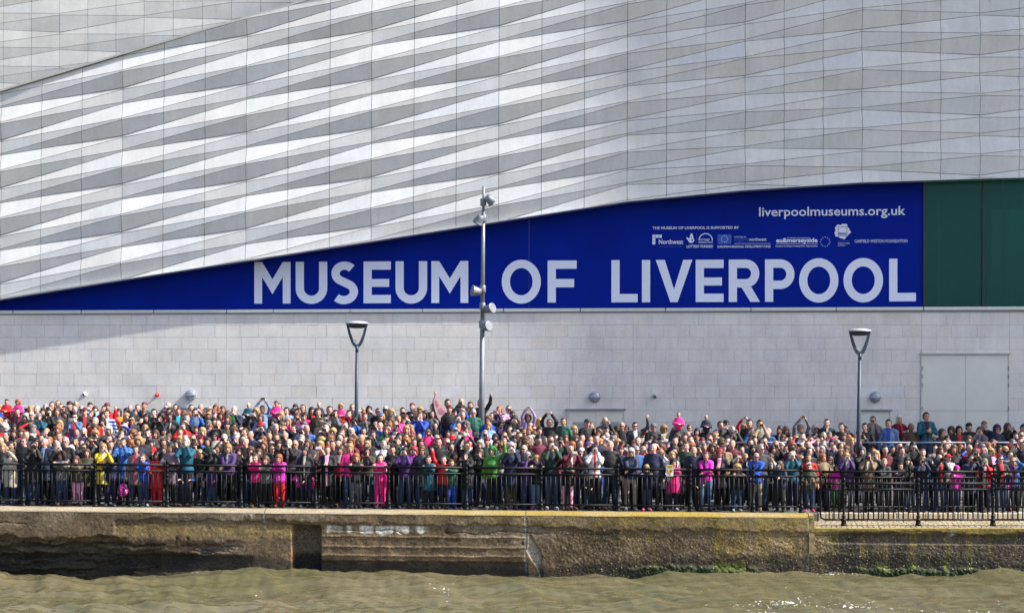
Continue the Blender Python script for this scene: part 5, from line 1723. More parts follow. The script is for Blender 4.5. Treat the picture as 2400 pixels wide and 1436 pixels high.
# --- materials driven by each object's own colour
def objcol_mat(name, rough, kind):
    m, nt, N, L, b = newmat(name)
    b.inputs['Roughness'].default_value = rough
    oi = N.new('ShaderNodeObjectInfo')
    src = oi.outputs['Color']
    tc = N.new('ShaderNodeTexCoord')
    if kind.startswith('crowd'):
        at = N.new('ShaderNodeAttribute'); at.attribute_name = 'tint'; src = at.outputs['Color']
    if 'skin' in kind:
        hp = N.new('ShaderNodeAttribute'); hp.attribute_name = 'hp'
        sp = N.new('ShaderNodeSeparateXYZ'); L.new(hp.outputs['Vector'], sp.inputs[0])
        ab = N.new('ShaderNodeMath'); ab.operation = 'ABSOLUTE'; L.new(sp.outputs['X'], ab.inputs[0])
        front = N.new('ShaderNodeMath'); front.operation = 'LESS_THAN'; front.inputs[1].default_value = -0.045; L.new(sp.outputs['Y'], front.inputs[0])
        def spot(cx, cz, rx, rz, soft=0.25):
            a1 = N.new('ShaderNodeMath'); a1.operation = 'SUBTRACT'; L.new(ab.outputs[0], a1.inputs[0]); a1.inputs[1].default_value = cx
            a2 = N.new('ShaderNodeMath'); a2.operation = 'DIVIDE'; L.new(a1.outputs[0], a2.inputs[0]); a2.inputs[1].default_value = rx
            c1 = N.new('ShaderNodeMath'); c1.operation = 'SUBTRACT'; L.new(sp.outputs['Z'], c1.inputs[0]); c1.inputs[1].default_value = cz
            c2 = N.new('ShaderNodeMath'); c2.operation = 'DIVIDE'; L.new(c1.outputs[0], c2.inputs[0]); c2.inputs[1].default_value = rz
            v = N.new('ShaderNodeCombineXYZ'); L.new(a2.outputs[0], v.inputs[0]); L.new(c2.outputs[0], v.inputs[1])
            ln = N.new('ShaderNodeVectorMath'); ln.operation = 'LENGTH'; L.new(v.outputs[0], ln.inputs[0])
            r = N.new('ShaderNodeMapRange'); r.inputs[1].default_value = 1 + soft; r.inputs[2].default_value = 1 - soft
            L.new(ln.outputs['Value'], r.inputs[0])
            k = N.new('ShaderNodeMath'); k.operation = 'MULTIPLY'; L.new(r.outputs[0], k.inputs[0]); L.new(front.outputs[0], k.inputs[1])
            return k.outputs[0]
        def over(s, col, fac, amt, mult=False):
            x = N.new('ShaderNodeMix'); x.data_type = 'RGBA'
            if mult: x.blend_type = 'MULTIPLY'
            k = N.new('ShaderNodeMath'); k.operation = 'MULTIPLY'; k.inputs[1].default_value = amt; L.new(fac, k.inputs[0])
            L.new(k.outputs[0], x.inputs['Factor']); L.new(s, x.inputs[6]); x.inputs[7].default_value = col + (1,)
            return x.outputs[2]
        src = over(src, (1.0, 0.62, 0.55), spot(0.042, -0.028, 0.022, 0.020, 0.8), 0.55, True)     # cheeks
        src = over(src, (0.80, 0.28, 0.26), spot(0.0, -0.060, 0.026, 0.0100, 0.3), 0.9, True)     # lips
        src = over(src, (0.25, 0.12, 0.10), spot(0.0, -0.0595, 0.022, 0.0018, 0.5), 0.8, True)     # mouth line
        src = over(src, (0.30, 0.19, 0.13), spot(0.032, 0.027, 0.021, 0.0060, 0.5), 0.85, True)    # brows
        src = over(src, (0.30, 0.17, 0.14), spot(0.031, 0.006, 0.022, 0.0125, 0.5), 0.8, True)     # lash shadow
        src = over(src, (0.60, 0.57, 0.54), spot(0.031, 0.0035, 0.0125, 0.0052, 0.25), 0.95)         # eye white
        src = over(src, (0.02, 0.02, 0.025), spot(0.031, 0.0035, 0.0055, 0.0058, 0.25), 1.0)        # iris
        b.inputs['Subsurface Weight'].default_value = 0.0
    else:
        nz = N.new('ShaderNodeTexNoise'); nz.inputs['Scale'].default_value = 26 if kind.endswith('hair') else 7; nz.inputs['Detail'].default_value = 4
        if kind.endswith('hair'):
            mp = N.new('ShaderNodeMapping'); mp.inputs['Scale'].default_value = (4, 4, 0.6); L.new(tc.outputs['Object'], mp.inputs[0]); L.new(mp.outputs[0], nz.inputs['Vector'])
        else:
            L.new(tc.outputs['Object'], nz.inputs['Vector'])
        r = N.new('ShaderNodeMapRange'); r.inputs[1].default_value = 0.3; r.inputs[2].default_value = 0.7
        r.inputs[3].default_value = 0.62 if kind.endswith('hair') else 0.88; r.inputs[4].default_value = 1.35 if kind.endswith('hair') else 1.1
        L.new(nz.outputs['Fac'], r.inputs[0])
        if kind == 'cloth_top':
            # a second garment shows in the open front: strip width and colour are set per person
            sp = N.new('ShaderNodeSeparateXYZ'); L.new(tc.outputs['Object'], sp.inputs[0])
            a2 = N.new('ShaderNodeAttribute'); a2.attribute_type = 'OBJECT'; a2.attribute_name = 'under'
            a3 = N.new('ShaderNodeAttribute'); a3.attribute_type = 'OBJECT'; a3.attribute_name = 'gap'
            ab = N.new('ShaderNodeMath'); ab.operation = 'ABSOLUTE'; L.new(sp.outputs[0], ab.inputs[0])
            zz = N.new('ShaderNodeMapRange'); zz.inputs[1].default_value = 0.85; zz.inputs[2].default_value = 1.45; zz.inputs[3].default_value = 0.35; zz.inputs[4].default_value = 1.1; L.new(sp.outputs[2], zz.inputs[0])
            gp = N.new('ShaderNodeMath'); gp.operation = 'MULTIPLY'; L.new(a3.outputs['Fac'], gp.inputs[0]); L.new(zz.outputs[0], gp.inputs[1])
            lt = N.new('ShaderNodeMath'); lt.operation = 'LESS_THAN'; L.new(ab.outputs[0], lt.inputs[0]); L.new(gp.outputs[0], lt.inputs[1])
            fr = N.new('ShaderNodeMath'); fr.operation = 'LESS_THAN'; L.new(sp.outputs[1], fr.inputs[0]); fr.inputs[1].default_value = -0.06
            fb = N.new('ShaderNodeMath'); fb.operation = 'GREATER_THAN'; L.new(sp.outputs[1], fb.inputs[0]); fb.inputs[1].default_value = -0.20
            f2 = N.new('ShaderNodeMath'); f2.operation = 'MULTIPLY'; L.new(fr.outputs[0], f2.inputs[0]); L.new(fb.outputs[0], f2.inputs[1])
            mm = N.new('ShaderNodeMath'); mm.operation = 'MULTIPLY'; L.new(lt.outputs[0], mm.inputs[0]); L.new(f2.outputs[0], mm.inputs[1])
            x = N.new('ShaderNodeMix'); x.data_type = 'RGBA'
            L.new(mm.outputs[0], x.inputs['Factor']); L.new(src, x.inputs[6]); L.new(a2.outputs['Color'], x.inputs[7])
            src = x.outputs[2]
            # print: checks / spots
            a4 = N.new('ShaderNodeAttribute'); a4.attribute_type = 'OBJECT'; a4.attribute_name = 'print'
            ck = N.new('ShaderNodeTexVoronoi'); ck.inputs['Scale'].default_value = 17; L.new(tc.outputs['Object'], ck.inputs['Vector'])
            g = N.new('ShaderNodeMath'); g.operation = 'LESS_THAN'; g.inputs[1].default_value = 0.34; L.new(ck.outputs['Distance'], g.inputs[0])
            g2 = N.new('ShaderNodeMath'); g2.operation = 'MULTIPLY'; L.new(g.outputs[0], g2.inputs[0]); L.new(a4.outputs['Fac'], g2.inputs[1])
            x = N.new('ShaderNodeMix'); x.data_type = 'RGBA'
            L.new(g2.outputs[0], x.inputs['Factor']); L.new(src, x.inputs[6]); L.new(a2.outputs['Color'], x.inputs[7])
            src = x.outputs[2]
        if kind == 'cloth_top':
            a5 = N.new('ShaderNodeAttribute'); a5.attribute_type = 'OBJECT'; a5.attribute_name = 'yoke'
            gz = N.new('ShaderNodeMath'); gz.operation = 'GREATER_THAN'; L.new(sp.outputs[2], gz.inputs[0]); L.new(a5.outputs['Fac'], gz.inputs[1])
            a6 = N.new('ShaderNodeAttribute'); a6.attribute_type = 'OBJECT'; a6.attribute_name = 'stripe'
            wv = N.new('ShaderNodeMath'); wv.operation = 'MULTIPLY'; wv.inputs[1].default_value = 62.0; L.new(sp.outputs[2], wv.inputs[0])
            sn = N.new('ShaderNodeMath'); sn.operation = 'SINE'; L.new(wv.outputs[0], sn.inputs[0])
            g5 = N.new('ShaderNodeMath'); g5.operation = 'GREATER_THAN'; g5.inputs[1].default_value = 0.25; L.new(sn.outputs[0], g5.inputs[0])
            g6 = N.new('ShaderNodeMath'); g6.operation = 'MULTIPLY'; L.new(g5.outputs[0], g6.inputs[0]); L.new(a6.outputs['Fac'], g6.inputs[1])
            mm2 = N.new('ShaderNodeMath'); mm2.operation = 'MAXIMUM'; L.new(gz.outputs[0], mm2.inputs[0]); L.new(g6.outputs[0], mm2.inputs[1])
            x = N.new('ShaderNodeMix'); x.data_type = 'RGBA'
            L.new(mm2.outputs[0], x.inputs['Factor']); L.new(src, x.inputs[6]); L.new(a2.outputs['Color'], x.inputs[7])
            src = x.outputs[2]
        sc = N.new('ShaderNodeVectorMath'); sc.operation = 'SCALE'
        L.new(src, sc.inputs[0]); L.new(r.outputs[0], sc.inputs['Scale'])
        src = sc.outputs[0]
        bp = N.new('ShaderNodeBump'); bp.inputs['Strength'].default_value = 0.5; bp.inputs['Distance'].default_value = 0.012
        L.new(nz.outputs['Fac'], bp.inputs['Height']); L.new(bp.outputs[0], b.inputs['Normal'])
    b.inputs['Specular IOR Level'].default_value = 0.35
    L.new(src, b.inputs['Base Color'])
    return m
M_SKIN = objcol_mat('skin', 0.5, 'skin')
M_TOP = objcol_mat('jacket_cloth', 0.65, 'cloth_top')
M_CLOTH = objcol_mat('cloth', 0.75, 'cloth')
M_HAIR = objcol_mat('hair', 0.45, 'hair')
M_CSKIN = objcol_mat('crowd_skin', 0.5, 'crowd_skin')
M_CCLOTH = objcol_mat('crowd_cloth', 0.7, 'crowd_cloth')
M_CHAIR = objcol_mat('crowd_hair', 0.45, 'crowd_hair')

def add_hp(me, V, b):
    hp = ((V - b.head) @ b.HR) / b.hs
    far = (np.linalg.norm(hp * [1, 1, 0.85], axis=1) > 0.128)
    hp[far] = [0, 9, 9]
    a = me.attributes.new('hp', 'FLOAT_VECTOR', 'POINT')
    a.data.foreach_set('vector', hp.astype(np.float32).ravel())

HAIRS = {}
HAIRS_LO = {}
for i, st in enumerate(['short', 'crop', 'bald', 'bob', 'long', 'pony', 'curly', 'beanie', 'cap', 'hood', 'wavy', 'fringe', 'hat']):
    V, Q = build_hair(st, 0.0095, i)
    me = np_mesh('hair_' + st, V, Q)
    me.materials.append(M_HAIR if st not in ('beanie', 'cap', 'hood', 'hat') else M_CLOTH)
    HAIRS[st] = me
    HAIRS_LO[st] = build_hair(st, 0.027, i)

ARCH = {}
def archetype(kind, pose):
    key = (kind, pose)
    if key in ARCH: return ARCH[key]
    b = Body(kind, pose)
    vox = 0.0135 if not b.child else 0.0118
    V, Q = build_body(b, vox)
    body = np_mesh('person_body', V, Q); body.materials.append(M_SKIN); add_hp(body, V, b)
    A = {'b': b, 'body': body, 'top': {}, 'legs': None, 'seed': len(ARCH)}
    V, Q = build_legs(b, 0.026, 'trousers', len(ARCH)); m = np_mesh('trousers', V, Q); m.materials.append(M_CLOTH); A['legs'] = m
    V, Q = build_feet(b, 0.017); m = np_mesh('shoes', V, Q); m.materials.append(M_CLOTH); A['feet'] = m
    ARCH[key] = A
    return A
def top_mesh(A, style):
    if style not in A['top']:
        V, Q = build_top(A['b'], 0.0225 if not A['b'].child else 0.0185, style, A['seed'] * 3 + len(style))
        m = np_mesh(style, V, Q); m.materials.append(M_TOP); A['top'][style] = m
    return A['top'][style]
LO = {}
def lo_parts(kind, pose):
    key = (kind, pose)
    if key not in LO:
        b = Body(kind, pose)
        f = Field(b.lo, b.hi, 0.0255)
        b.skull(f); b.hands(f, False)
        for i in range(2):
            f.cap(b.elb[i] + (b.wri[i] - b.elb[i]) * 0.75, b.wri[i], 0.034 * b.r, 0.028 * b.r, 0.015)
        V, Q = f.mesh()
        T = build_top(b, 0.052, 'jacket', len(LO) * 5)
        LO[key] = (b, (V, Q), T, build_legs(b, 0.06, 'trousers', 1))
    return LO[key]

def build_scarf(vox):
    f = Field((-0.16, -0.22, -0.36), (0.16, 0.16, 0.12), vox)
    for i in range(14):
        a0, a1 = 2 * math.pi * i / 14, 2 * math.pi * (i + 1) / 14
        f.cap((0.075 * math.cos(a0), 0.07 * math.sin(a0) - 0.005, 0.02 + 0.02 * math.sin(a0)), (0.075 * math.cos(a1), 0.07 * math.sin(a1) - 0.005, 0.02 + 0.02 * math.sin(a1)), 0.032, 0.032, 0.02)
    f.cap((0.02, -0.10, 0.0), (0.035, -0.165, -0.12), 0.04, 0.035, 0.02); f.cap((0.035, -0.165, -0.12), (0.045, -0.165, -0.30), 0.035, 0.042, 0.02)
    f.rough(0.010, 16, 3)
    return f.mesh()
SCARF_ME = np_mesh('scarf', *build_scarf(0.014)); SCARF_ME.materials.append(M_CLOTH)
# ------------------------------------------------------------------ the crowd
TOPC = {'black': ((0.012, 0.012, 0.014), 'black'), 'charcoal': ((0.035, 0.036, 0.040), 'charcoal'), 'grey': ((0.17, 0.17, 0.18), 'grey'), 'navy': ((0.012, 0.017, 0.055), 'navy'),
        'royal': ((0.010, 0.055, 0.36), 'bright blue'), 'blue': ((0.03, 0.13, 0.42), 'blue'), 'light': ((0.24, 0.40, 0.68), 'light blue'), 'teal': ((0.008, 0.10, 0.16), 'teal'),
        'cyan': ((0.02, 0.40, 0.58), 'turquoise'), 'red': ((0.55, 0.010, 0.018), 'red'), 'maroon': ((0.16, 0.012, 0.035), 'maroon'), 'pink': ((0.80, 0.020, 0.22), 'hot pink'),
        'pale': ((0.78, 0.35, 0.52), 'pale pink'), 'magenta': ((0.60, 0.012, 0.34), 'magenta'), 'purple': ((0.065, 0.022, 0.14), 'purple'), 'lilac': ((0.42, 0.30, 0.58), 'lilac'),
        'green': ((0.02, 0.22, 0.04), 'green'), 'emerald': ((0.006, 0.13, 0.085), 'emerald green'), 'lime': ((0.12, 0.34, 0.04), 'lime green'), 'olive': ((0.075, 0.068, 0.032), 'olive'),
        'forest': ((0.022, 0.055, 0.032), 'dark green'), 'yellow': ((0.72, 0.50, 0.015), 'yellow'), 'orange': ((0.70, 0.13, 0.01), 'orange'), 'white': ((0.72, 0.71, 0.72), 'white'),
        'cream': ((0.58, 0.52, 0.42), 'cream'), 'beige': ((0.36, 0.30, 0.22), 'beige'), 'tan': ((0.27, 0.19, 0.11), 'tan'), 'brown': ((0.09, 0.05, 0.028), 'brown'), 'mauve': ((0.24, 0.17, 0.21), 'mauve'),
        'jeans': ((0.030, 0.060, 0.150), 'denim'), 'denim': ((0.12, 0.20, 0.36), 'pale denim')}
TOPC = {k_: (tuple(c_ * (0.98 if k_ in ('pink', 'red', 'magenta', 'royal', 'pale', 'cyan') else 0.70) for c_ in v_[0]), v_[1]) for k_, v_ in TOPC.items()}
HAIRC = {'b': (0.085, 0.045, 0.022), 'd': (0.020, 0.014, 0.011), 'k': (0.008, 0.007, 0.008), 'y': (0.34, 0.205, 0.08), 'o': (0.28, 0.09, 0.025), 'r': (0.26, 0.022, 0.025), 'g': (0.30, 0.29, 0.28), 'w': (0.48, 0.46, 0.42), 'a': (0.16, 0.06, 0.025)}
HS_ = {'s': 'short', 'c': 'crop', 'x': 'bald', 'b': 'bob', 'l': 'long', 'p': 'pony', 'u': 'curly', 'n': 'beanie', 'v': 'cap', 'h': 'hood', 'w': 'wavy', 'f': 'fringe', 't': 'hat'}
# panel x(zoomed) y(zoomed) kind hair(style+colour, hats: style:colourname) top pose extras
TABLE = """
0 115 770 w wb cream shade
0 255 600 m sb charcoal down
0 350 650 m sk black cam D
0 470 615 m cg navy down ulight
0 600 645 m sw black phone
0 655 745 g la grey rail Ljeans P
0 820 795 g lb olive rail Lpale
0 915 735 w lb olive chest coat
0 1085 670 w ly yellow phone Lblack coat
0 1165 775 c sd navy rail
0 1165 640 m cd charcoal down coat
0 1430 690 w pb mauve down coat
0 1510 775 c sb royal rail
0 1650 755 g bk red grip K Lred coat
0 1800 665 w bd mauve chest
0 1960 615 m sw teal cam
0 2100 770 w by black shade coat
0 1590 625 c n:navy red sit
0 1860 885 c sb royal grip Lgrey
0 1975 890 c sy royal grip Lgrey
0 30 665 w by black down
0 125 645 m sd charcoal phone
0 1300 610 m sd blue cam P
0 2110 605 c n:cyan blue sit P
0 1730 690 w bb black down
0 45 455 m ug beige down P
0 240 450 g pb purple shade
0 275 350 w ug grey down
0 180 385 c sb charcoal down
0 95 305 c so navy down ublue
0 70 185 c sb red sit
0 190 190 g wy pink sit
0 185 290 m sd maroon down
0 320 265 w by tan down
0 390 262 m cg black down
0 330 325 m xg charcoal down
0 410 345 m v:grey teal cam
0 515 305 m sk black cam D
0 595 290 w lb charcoal down
0 700 320 w ld charcoal down ugrey
0 785 270 m xw black down
0 790 345 w sd denim phone S
0 890 290 m v:maroon black down
0 890 350 w wo tan down
0 970 312 w pb black cam
0 1125 310 m sd royal down uwhite
0 1095 268 m cd red down
0 1250 300 w bd yellow down
0 1330 345 w wy red wave
0 1365 250 c sy navy sit
0 1225 372 c sb blue down
0 1385 375 w t:black black shade S
0 1490 392 c sb cream shade
0 1545 350 w lk black down
0 1620 300 m sk black down
0 1700 345 w uk black phone
0 1640 405 g lb cream shade
0 1800 332 w bk charcoal down
0 1875 290 m sb black down ucyan
0 1925 445 w sb red cam
0 2050 300 m sd blue phone
0 2010 250 m cd navy down
0 1820 415 g lb pink wave
0 490 505 c sy lilac phone
0 610 480 w wo olive down
0 725 485 c sb pink down
0 805 515 c sb light down
0 880 505 w sg purple phone
0 1000 525 w uy black cam
0 1140 485 w uw grey down
0 1195 515 c sy tan down
0 1290 505 w bd purple cam
0 1400 525 w ua maroon phone
0 1560 515 m sk charcoal cam P
0 1640 525 w lb brown down
0 1725 500 c so cream down
0 1780 560 g ly teal phone
0 2060 480 g lo pink down
0 2130 500 w by charcoal cam
0 690 605 m sg black down
0 800 600 m sd black cam
0 885 665 m sd black down S
0 1000 605 m sd black shade
0 745 690 w uw grey cam
1 45 330 w wy teal down
1 100 315 m v:grey black phone
1 245 365 w lb black down uwhite
1 310 272 m xa navy phone ugreen
1 460 222 c sb teal sit
1 420 395 c ub teal down
1 540 292 w uy charcoal phone
1 605 260 m sk light high
1 590 350 w bb light chest
1 750 205 c sb pink sit
1 805 330 w by black phone
1 860 282 m sd light down
1 970 342 w lb maroon phone
1 1060 332 w bd pink phone
1 1125 285 g bd red down
1 1195 298 m sb olive down
1 1200 217 c sb navy sit
1 1310 272 c sb navy down
1 1375 312 m sd grey cam D
1 1430 235 g py pink sit
1 1520 312 m sd red cam ublack
1 1680 342 w sr charcoal down
1 1675 395 c sb purple down
1 1820 288 m cd black down
1 1860 342 w v:blue black chest
1 1905 272 w v:white black down
1 1960 302 w uy black cam
1 2080 282 m sk navy phone
1 140 425 m xd black phone
1 110 545 w bk cream down
1 310 495 w ub royal phone
1 420 505 m sb maroon down ublack
1 575 525 g pb royal phone
1 590 445 w t:red navy phone
1 745 462 m sg black down
1 830 485 w by black shade
1 940 465 c sd charcoal down
1 1035 485 w h:lilac lilac phone
1 1070 472 m xa blue down
1 1210 515 c sd blue down
1 1275 470 m cg charcoal cam
1 1350 505 c uy royal down uwhite
1 1475 432 m ca black cam
1 1545 505 w sw tan phone
1 1670 495 c sk cream down
1 1845 442 m xa blue phone
1 1905 485 w fb green down
1 2120 480 w wy black down
1 430 612 m xd charcoal down
1 150 620 g h:pink pink down P
1 250 672 w by purple rail
1 145 672 w bd charcoal phone
1 355 722 w lk black phone
1 545 775 g pb pink rail Lblack
1 655 795 g lb grey rail P Lblack
1 785 780 g bo magenta rail P Lred
1 925 735 c sb navy cam Ljeans
1 1060 702 w ld black down
1 1085 780 g bb pink cam Lblack
1 1215 642 w wy cream phone
1 1290 692 w sr black chest coat upale
1 1525 672 w by pink down
1 1435 692 w bb red down
1 1590 772 g bo black rail Lgrey
1 1715 702 w bd olive phone Ljeans
1 1800 732 g bd white shade
1 1845 775 g pd pink rail Lpink
1 1975 692 w sk black chest
1 2105 705 w bd purple cam
1 950 632 m xg navy down
1 885 622 m xb black phone
1 700 682 w pk black shade
1 480 702 w ub black phone
1 570 720 w bb charcoal phone
1 75 885 g by purple grip P Lmagenta
1 1010 882 g bb magenta grip Lblack
1 2120 605 w uo charcoal cam
1 1880 635 m cg white phone
1 1230 600 w uy beige down
2 15 472 w by black down
2 55 290 m xd black down
2 115 335 m sb royal phone
2 245 245 m sd black down S0
2 400 200 m sd grey wave
2 545 190 m xx black cam S
2 640 225 c sb black cam
2 745 148 c sb black wave
2 670 300 m cg emerald down
2 765 310 c sb royal down ulime
2 510 362 m sd blue cam ulight
2 945 268 w po purple phone
2 1080 320 m n:charcoal black down
2 1100 372 w ud black cam
2 1155 412 g py pale shade puffer
2 1245 350 w ub lilac high
2 1365 400 g ly red down
2 1470 405 m sd black high
2 1475 505 c h:navy navy down
2 1620 395 c sb emerald down ugrey
2 1865 410 m v:black black down
2 1910 442 c sb orange down
2 2055 388 m xd black cam
2 1730 482 g wy grey cam
2 1880 522 g lo magenta down
2 1640 575 g lb maroon wave
2 100 450 c sk black down uwhite
2 270 442 c v:grey charcoal down
2 195 512 g fb pink phone
2 400 522 g lb pink down
2 450 592 c t:red red down
2 690 522 g wy charcoal shade
2 960 422 g bb purple cam
2 900 562 g h:pale pale down
2 830 440 w wy light down
2 45 702 w ur magenta cam
2 130 692 w bb charcoal down S
2 195 790 c sd teal rail
2 190 735 c h:cyan cyan down
2 360 792 c sd red wave Lnavy
2 440 830 c sb emerald rail Lroyal
2 475 762 w n:grey black down
2 520 672 m v:grey black phone
2 600 742 w bk black phone
2 600 655 m sd black high
2 745 722 w bb charcoal phone
2 870 702 w h:green lime wave Lblack ugreen
2 970 662 w uo white down S
2 1065 662 m ug navy phone Lolive
2 1205 682 m xg charcoal down
2 1240 755 w bg purple cam
2 1330 792 g by black rail Ldenim
2 1415 755 w by denim down unavy coat
2 1490 642 m sd forest cam
2 1690 692 m cg maroon phone
2 1665 830 g uy black rail Lpale
2 1810 712 w n:white grey phone
2 1870 655 w n:purple charcoal down
2 1950 685 m sd white cam
2 1980 812 c sb royal phone Ldenim
2 2110 642 m xg black down
2 2115 800 g bb mauve shade
2 705 915 c n:black black wave Ljeans
2 1870 985 c sd charcoal grip Lgrey
3 80 440 m xx black down
3 125 472 w bd maroon down
3 25 482 w ud charcoal down
3 215 440 m sk charcoal wave uwhite
3 300 515 c sk white cam
3 410 450 m n:grey black down
3 340 492 w bb charcoal down
3 520 472 w uy cream wave
3 525 522 g n:white pale phone
3 630 495 w wb black down uolive
3 690 452 m t:black black down
3 675 322 c sk pink sit
3 965 350 c sd navy sit
3 790 462 w sb purple down
3 870 502 w bd black down
3 950 512 g py white down
3 1115 430 m sd black phone
3 1175 420 m n:black black down
3 1170 540 c sy cyan down puffer
3 1240 482 m cg charcoal cam
3 1360 462 w wo red high
3 1420 412 m sd black down
3 1450 492 w sb blue cam
3 1530 420 m sd beige cam
3 1620 502 c xd blue down
3 1330 592 g lo light down
3 1745 482 w bd black down
3 1800 492 w ub purple cam
3 1955 462 m sb grey high S
3 2115 472 w ug grey down
3 1675 575 g bb maroon down
3 490 595 c h:pink pink down
3 150 575 c sy white down
3 170 712 w fw navy rail S Lbeige
3 230 692 m cg blue down
3 305 692 m xg red cam
3 410 672 m xx navy down
3 340 882 g by navy rail
3 490 732 w ly white cam Lnavy coat
3 605 752 w by white down
3 620 825 g bd pink rail coat
3 755 652 m sb forest chest
3 835 702 m xg navy down
3 960 752 w sa magenta rail Ldenim
3 1110 722 w lr black chest coat upale
3 1140 660 m t:brown tan down
3 1285 882 c uy black rail Ljeans
3 1280 785 w bb charcoal shade
3 1375 785 w sy black cam
3 1490 762 m xx royal rail Lbeige
3 1540 682 m cg charcoal down
3 1640 822 w lb cream cam
3 1740 852 g lb navy chest
3 1865 802 m xw teal cam
3 1960 822 w uy brown cam puffer
3 2040 772 m sb red down uwhite
3 2050 875 c sb olive grip
3 885 945 c sd grey grip Lwhite
3 560 650 c sb blue down
4 80 408 m cd black down
4 65 472 m sd black cam D
4 235 450 m sd charcoal down
4 270 482 m sd black cam
4 335 602 w ly charcoal down
4 480 452 m sd black chest
4 565 380 m sb mauve cam ucream
4 730 412 m sk denim down P uroyal
4 840 360 w bw white down umaroon coat
4 965 452 m xd brown down K
4 1125 322 m sk teal chest ublack
4 1065 482 w bd black cam
4 1290 512 g bb charcoal down
4 1390 492 g h:brown brown down
4 1470 482 w bk charcoal down
4 1575 450 m n:black black down
4 1690 492 w bb mauve cam
4 1735 430 m v:tan navy down
4 1870 472 w h:purple navy down
4 1980 450 w lb black cam
4 1845 532 c sb emerald down
4 2150 462 m v:emerald black down
4 1690 562 g ua pink cam
4 945 582 g ly magenta down
4 1080 642 c so navy down
4 1205 592 c sy red phone
4 1450 612 c sb blue phone
4 1935 612 c n:white blue cam
4 540 642 g n:pale pink down
4 770 682 c sy black down
4 695 602 c n:grey charcoal down
4 285 762 w by purple cam S
4 35 772 w wo tan down
4 115 802 w lb beige down
4 70 872 c sy navy chest
4 185 885 g pd magenta grip Lgreen
4 520 762 m sd tan cam D
4 675 822 w sy black rail
4 845 862 g pd navy rail
4 920 802 w fk black rail
4 1075 802 w bb navy cam
4 1165 832 c sd blue down
4 1265 812 m xd black cam D
4 1350 792 m v:red cream down
4 1430 892 g n:magenta magenta rail Ljeans
4 1590 782 m sd navy cam D
4 1740 842 w v:grey red cam
4 1905 792 m sb black chest ured
4 2045 842 w by blue shade upink
4 1640 722 m wb charcoal cam
4 2000 742 m sd grey cam
4 865 702 m sd charcoal down
4 1090 722 m ca navy down
4 600 742 w ly charcoal phone
"""
class Pn: pass
people = []
def solve(p, Y):
    x = PX(p.px, Y)
    z = PZ(p.py, Y)
    b = p.b
    if p.pose == 'sit': return x, None
    return x, (z - ground(x, Y)) / b.head[2]
def front_y(px): return 40.36 if px < 1915 else 41.78
BODY = {}
def body_of(kind, pose):
    if (kind, pose) not in BODY: BODY[(kind, pose)] = Body(kind, pose)
    return BODY[(kind, pose)]
prs = random.Random(77)
extra = []
for line in TABLE.strip().splitlines():
    w = line.split()
    p = Pn()
    p.px = int(w[0]) * 480 + float(w[1]) / 4.4875
    p.py = 900 + float(w[2]) / 4.4875
    p.kind = w[3]
    h = w[4]
    if ':' in h:
        p.hair = HS_[h[0]]; p.hcol = TOPC[h[2:]][0]; p.hname = TOPC[h[2:]][1]
    else:
        p.hair = HS_[h[0]]; p.hcol = HAIRC.get(h[1], HAIRC['b']); p.hname = None
        if h == 'xx': p.hair = None
    p.top = w[5]; p.pose = w[6]
    p.style = None; p.under = None; p.legs = None; p.sun = False; p.dark = False; p.prt = 0.0; p.dslr = False
    for e in w[7:]:
        if e == 'S': p.sun = True
        elif e == 'S0': pass
        elif e == 'K': p.dark = True
        elif e == 'P': p.prt = 1.0
        elif e == 'D': p.dslr = True
        elif e in ('coat', 'puffer'): p.style = e
        elif e[0] == 'L': p.legs = e[1:]
        elif e[0] == 'u': p.under = e[1:]
    p.b = body_of(p.kind, p.pose)
    child = p.kind in 'cg'
    fy = front_y(p.px)
    best = None
    tgt = prs.uniform(0.96, 1.03) if not child else prs.uniform(0.92, 1.08)
    cand = np.arange(fy, 52.0, 0.08)
    if p.pose == 'sit':
        p.Y = 49.4 if p.px < 1300 else 50.9
        if p.py > 1000: p.Y = 42.2
        x, z = PX(p.px, p.Y), PZ(p.py, p.Y)
        p.s = 0.80
        p.x = x; p.z = z - p.s * p.b.head[2]
        q = Pn(); q.__dict__.update(p.__dict__)
        q.kind = 'm'; q.pose = 'down'; q.b = body_of('m', 'down'); q.hair = 'short'; q.hcol = HAIRC['d']; q.hname = None; q.top = prs.choice(['black', 'charcoal', 'navy'])
        q.Y = p.Y + 0.10; q.x = x
        hipw = p.z + p.s * p.b.hipz - 0.06
        q.s = min(max((hipw - ground(x, q.Y)) / (q.b.sh_z + 0.02), 0.8), 1.10)
        q.z = hipw - q.s * (q.b.sh_z + 0.02)
        q.z = min(q.z, ground(x, q.Y) + 0.25)
        q.style = None; q.under = None; q.legs = None; q.sun = False; q.dark = False; q.prt = 0; q.dslr = False
        q.py = HZ + (H - q.z - q.s * q.b.head[2]) * F / q.Y
        q.carrier = True
        people.append(p); extra.append(q)
        continue
    if p.pose in ('rail', 'grip'):
        Ys = fy + (0.0 if p.pose == 'rail' else 0.06)
        x, s = solve(p, Ys)
        p.Y, p.x, p.s = Ys, x, s
    else:
        for Y in cand:
            x, s = solve(p, Y)
            c = abs(s - tgt) + (0.004 * abs(Y - 44))
            if Y > 51.6: c += 1
            if best is None or c < best[0]: best = (c, Y, x, s)
        _, p.Y, p.x, p.s = best
    p.s = min(max(p.s, 0.62 if child else 0.88), 1.22 if child else 1.12)
    p.z = ground(p.x, p.Y)
    hz = PZ(p.py, p.Y) - p.s * p.b.head[2]
    p.z = p.z + min(max(hz - p.z, -0.06), 0.35)       # a few stand on a step or a kerb
    people.append(p)
people += extra
for p in people: p.rz = prs.uniform(-0.38, 0.38) if p.pose not in ('rail', 'grip', 'sit') else prs.uniform(-0.12, 0.12)
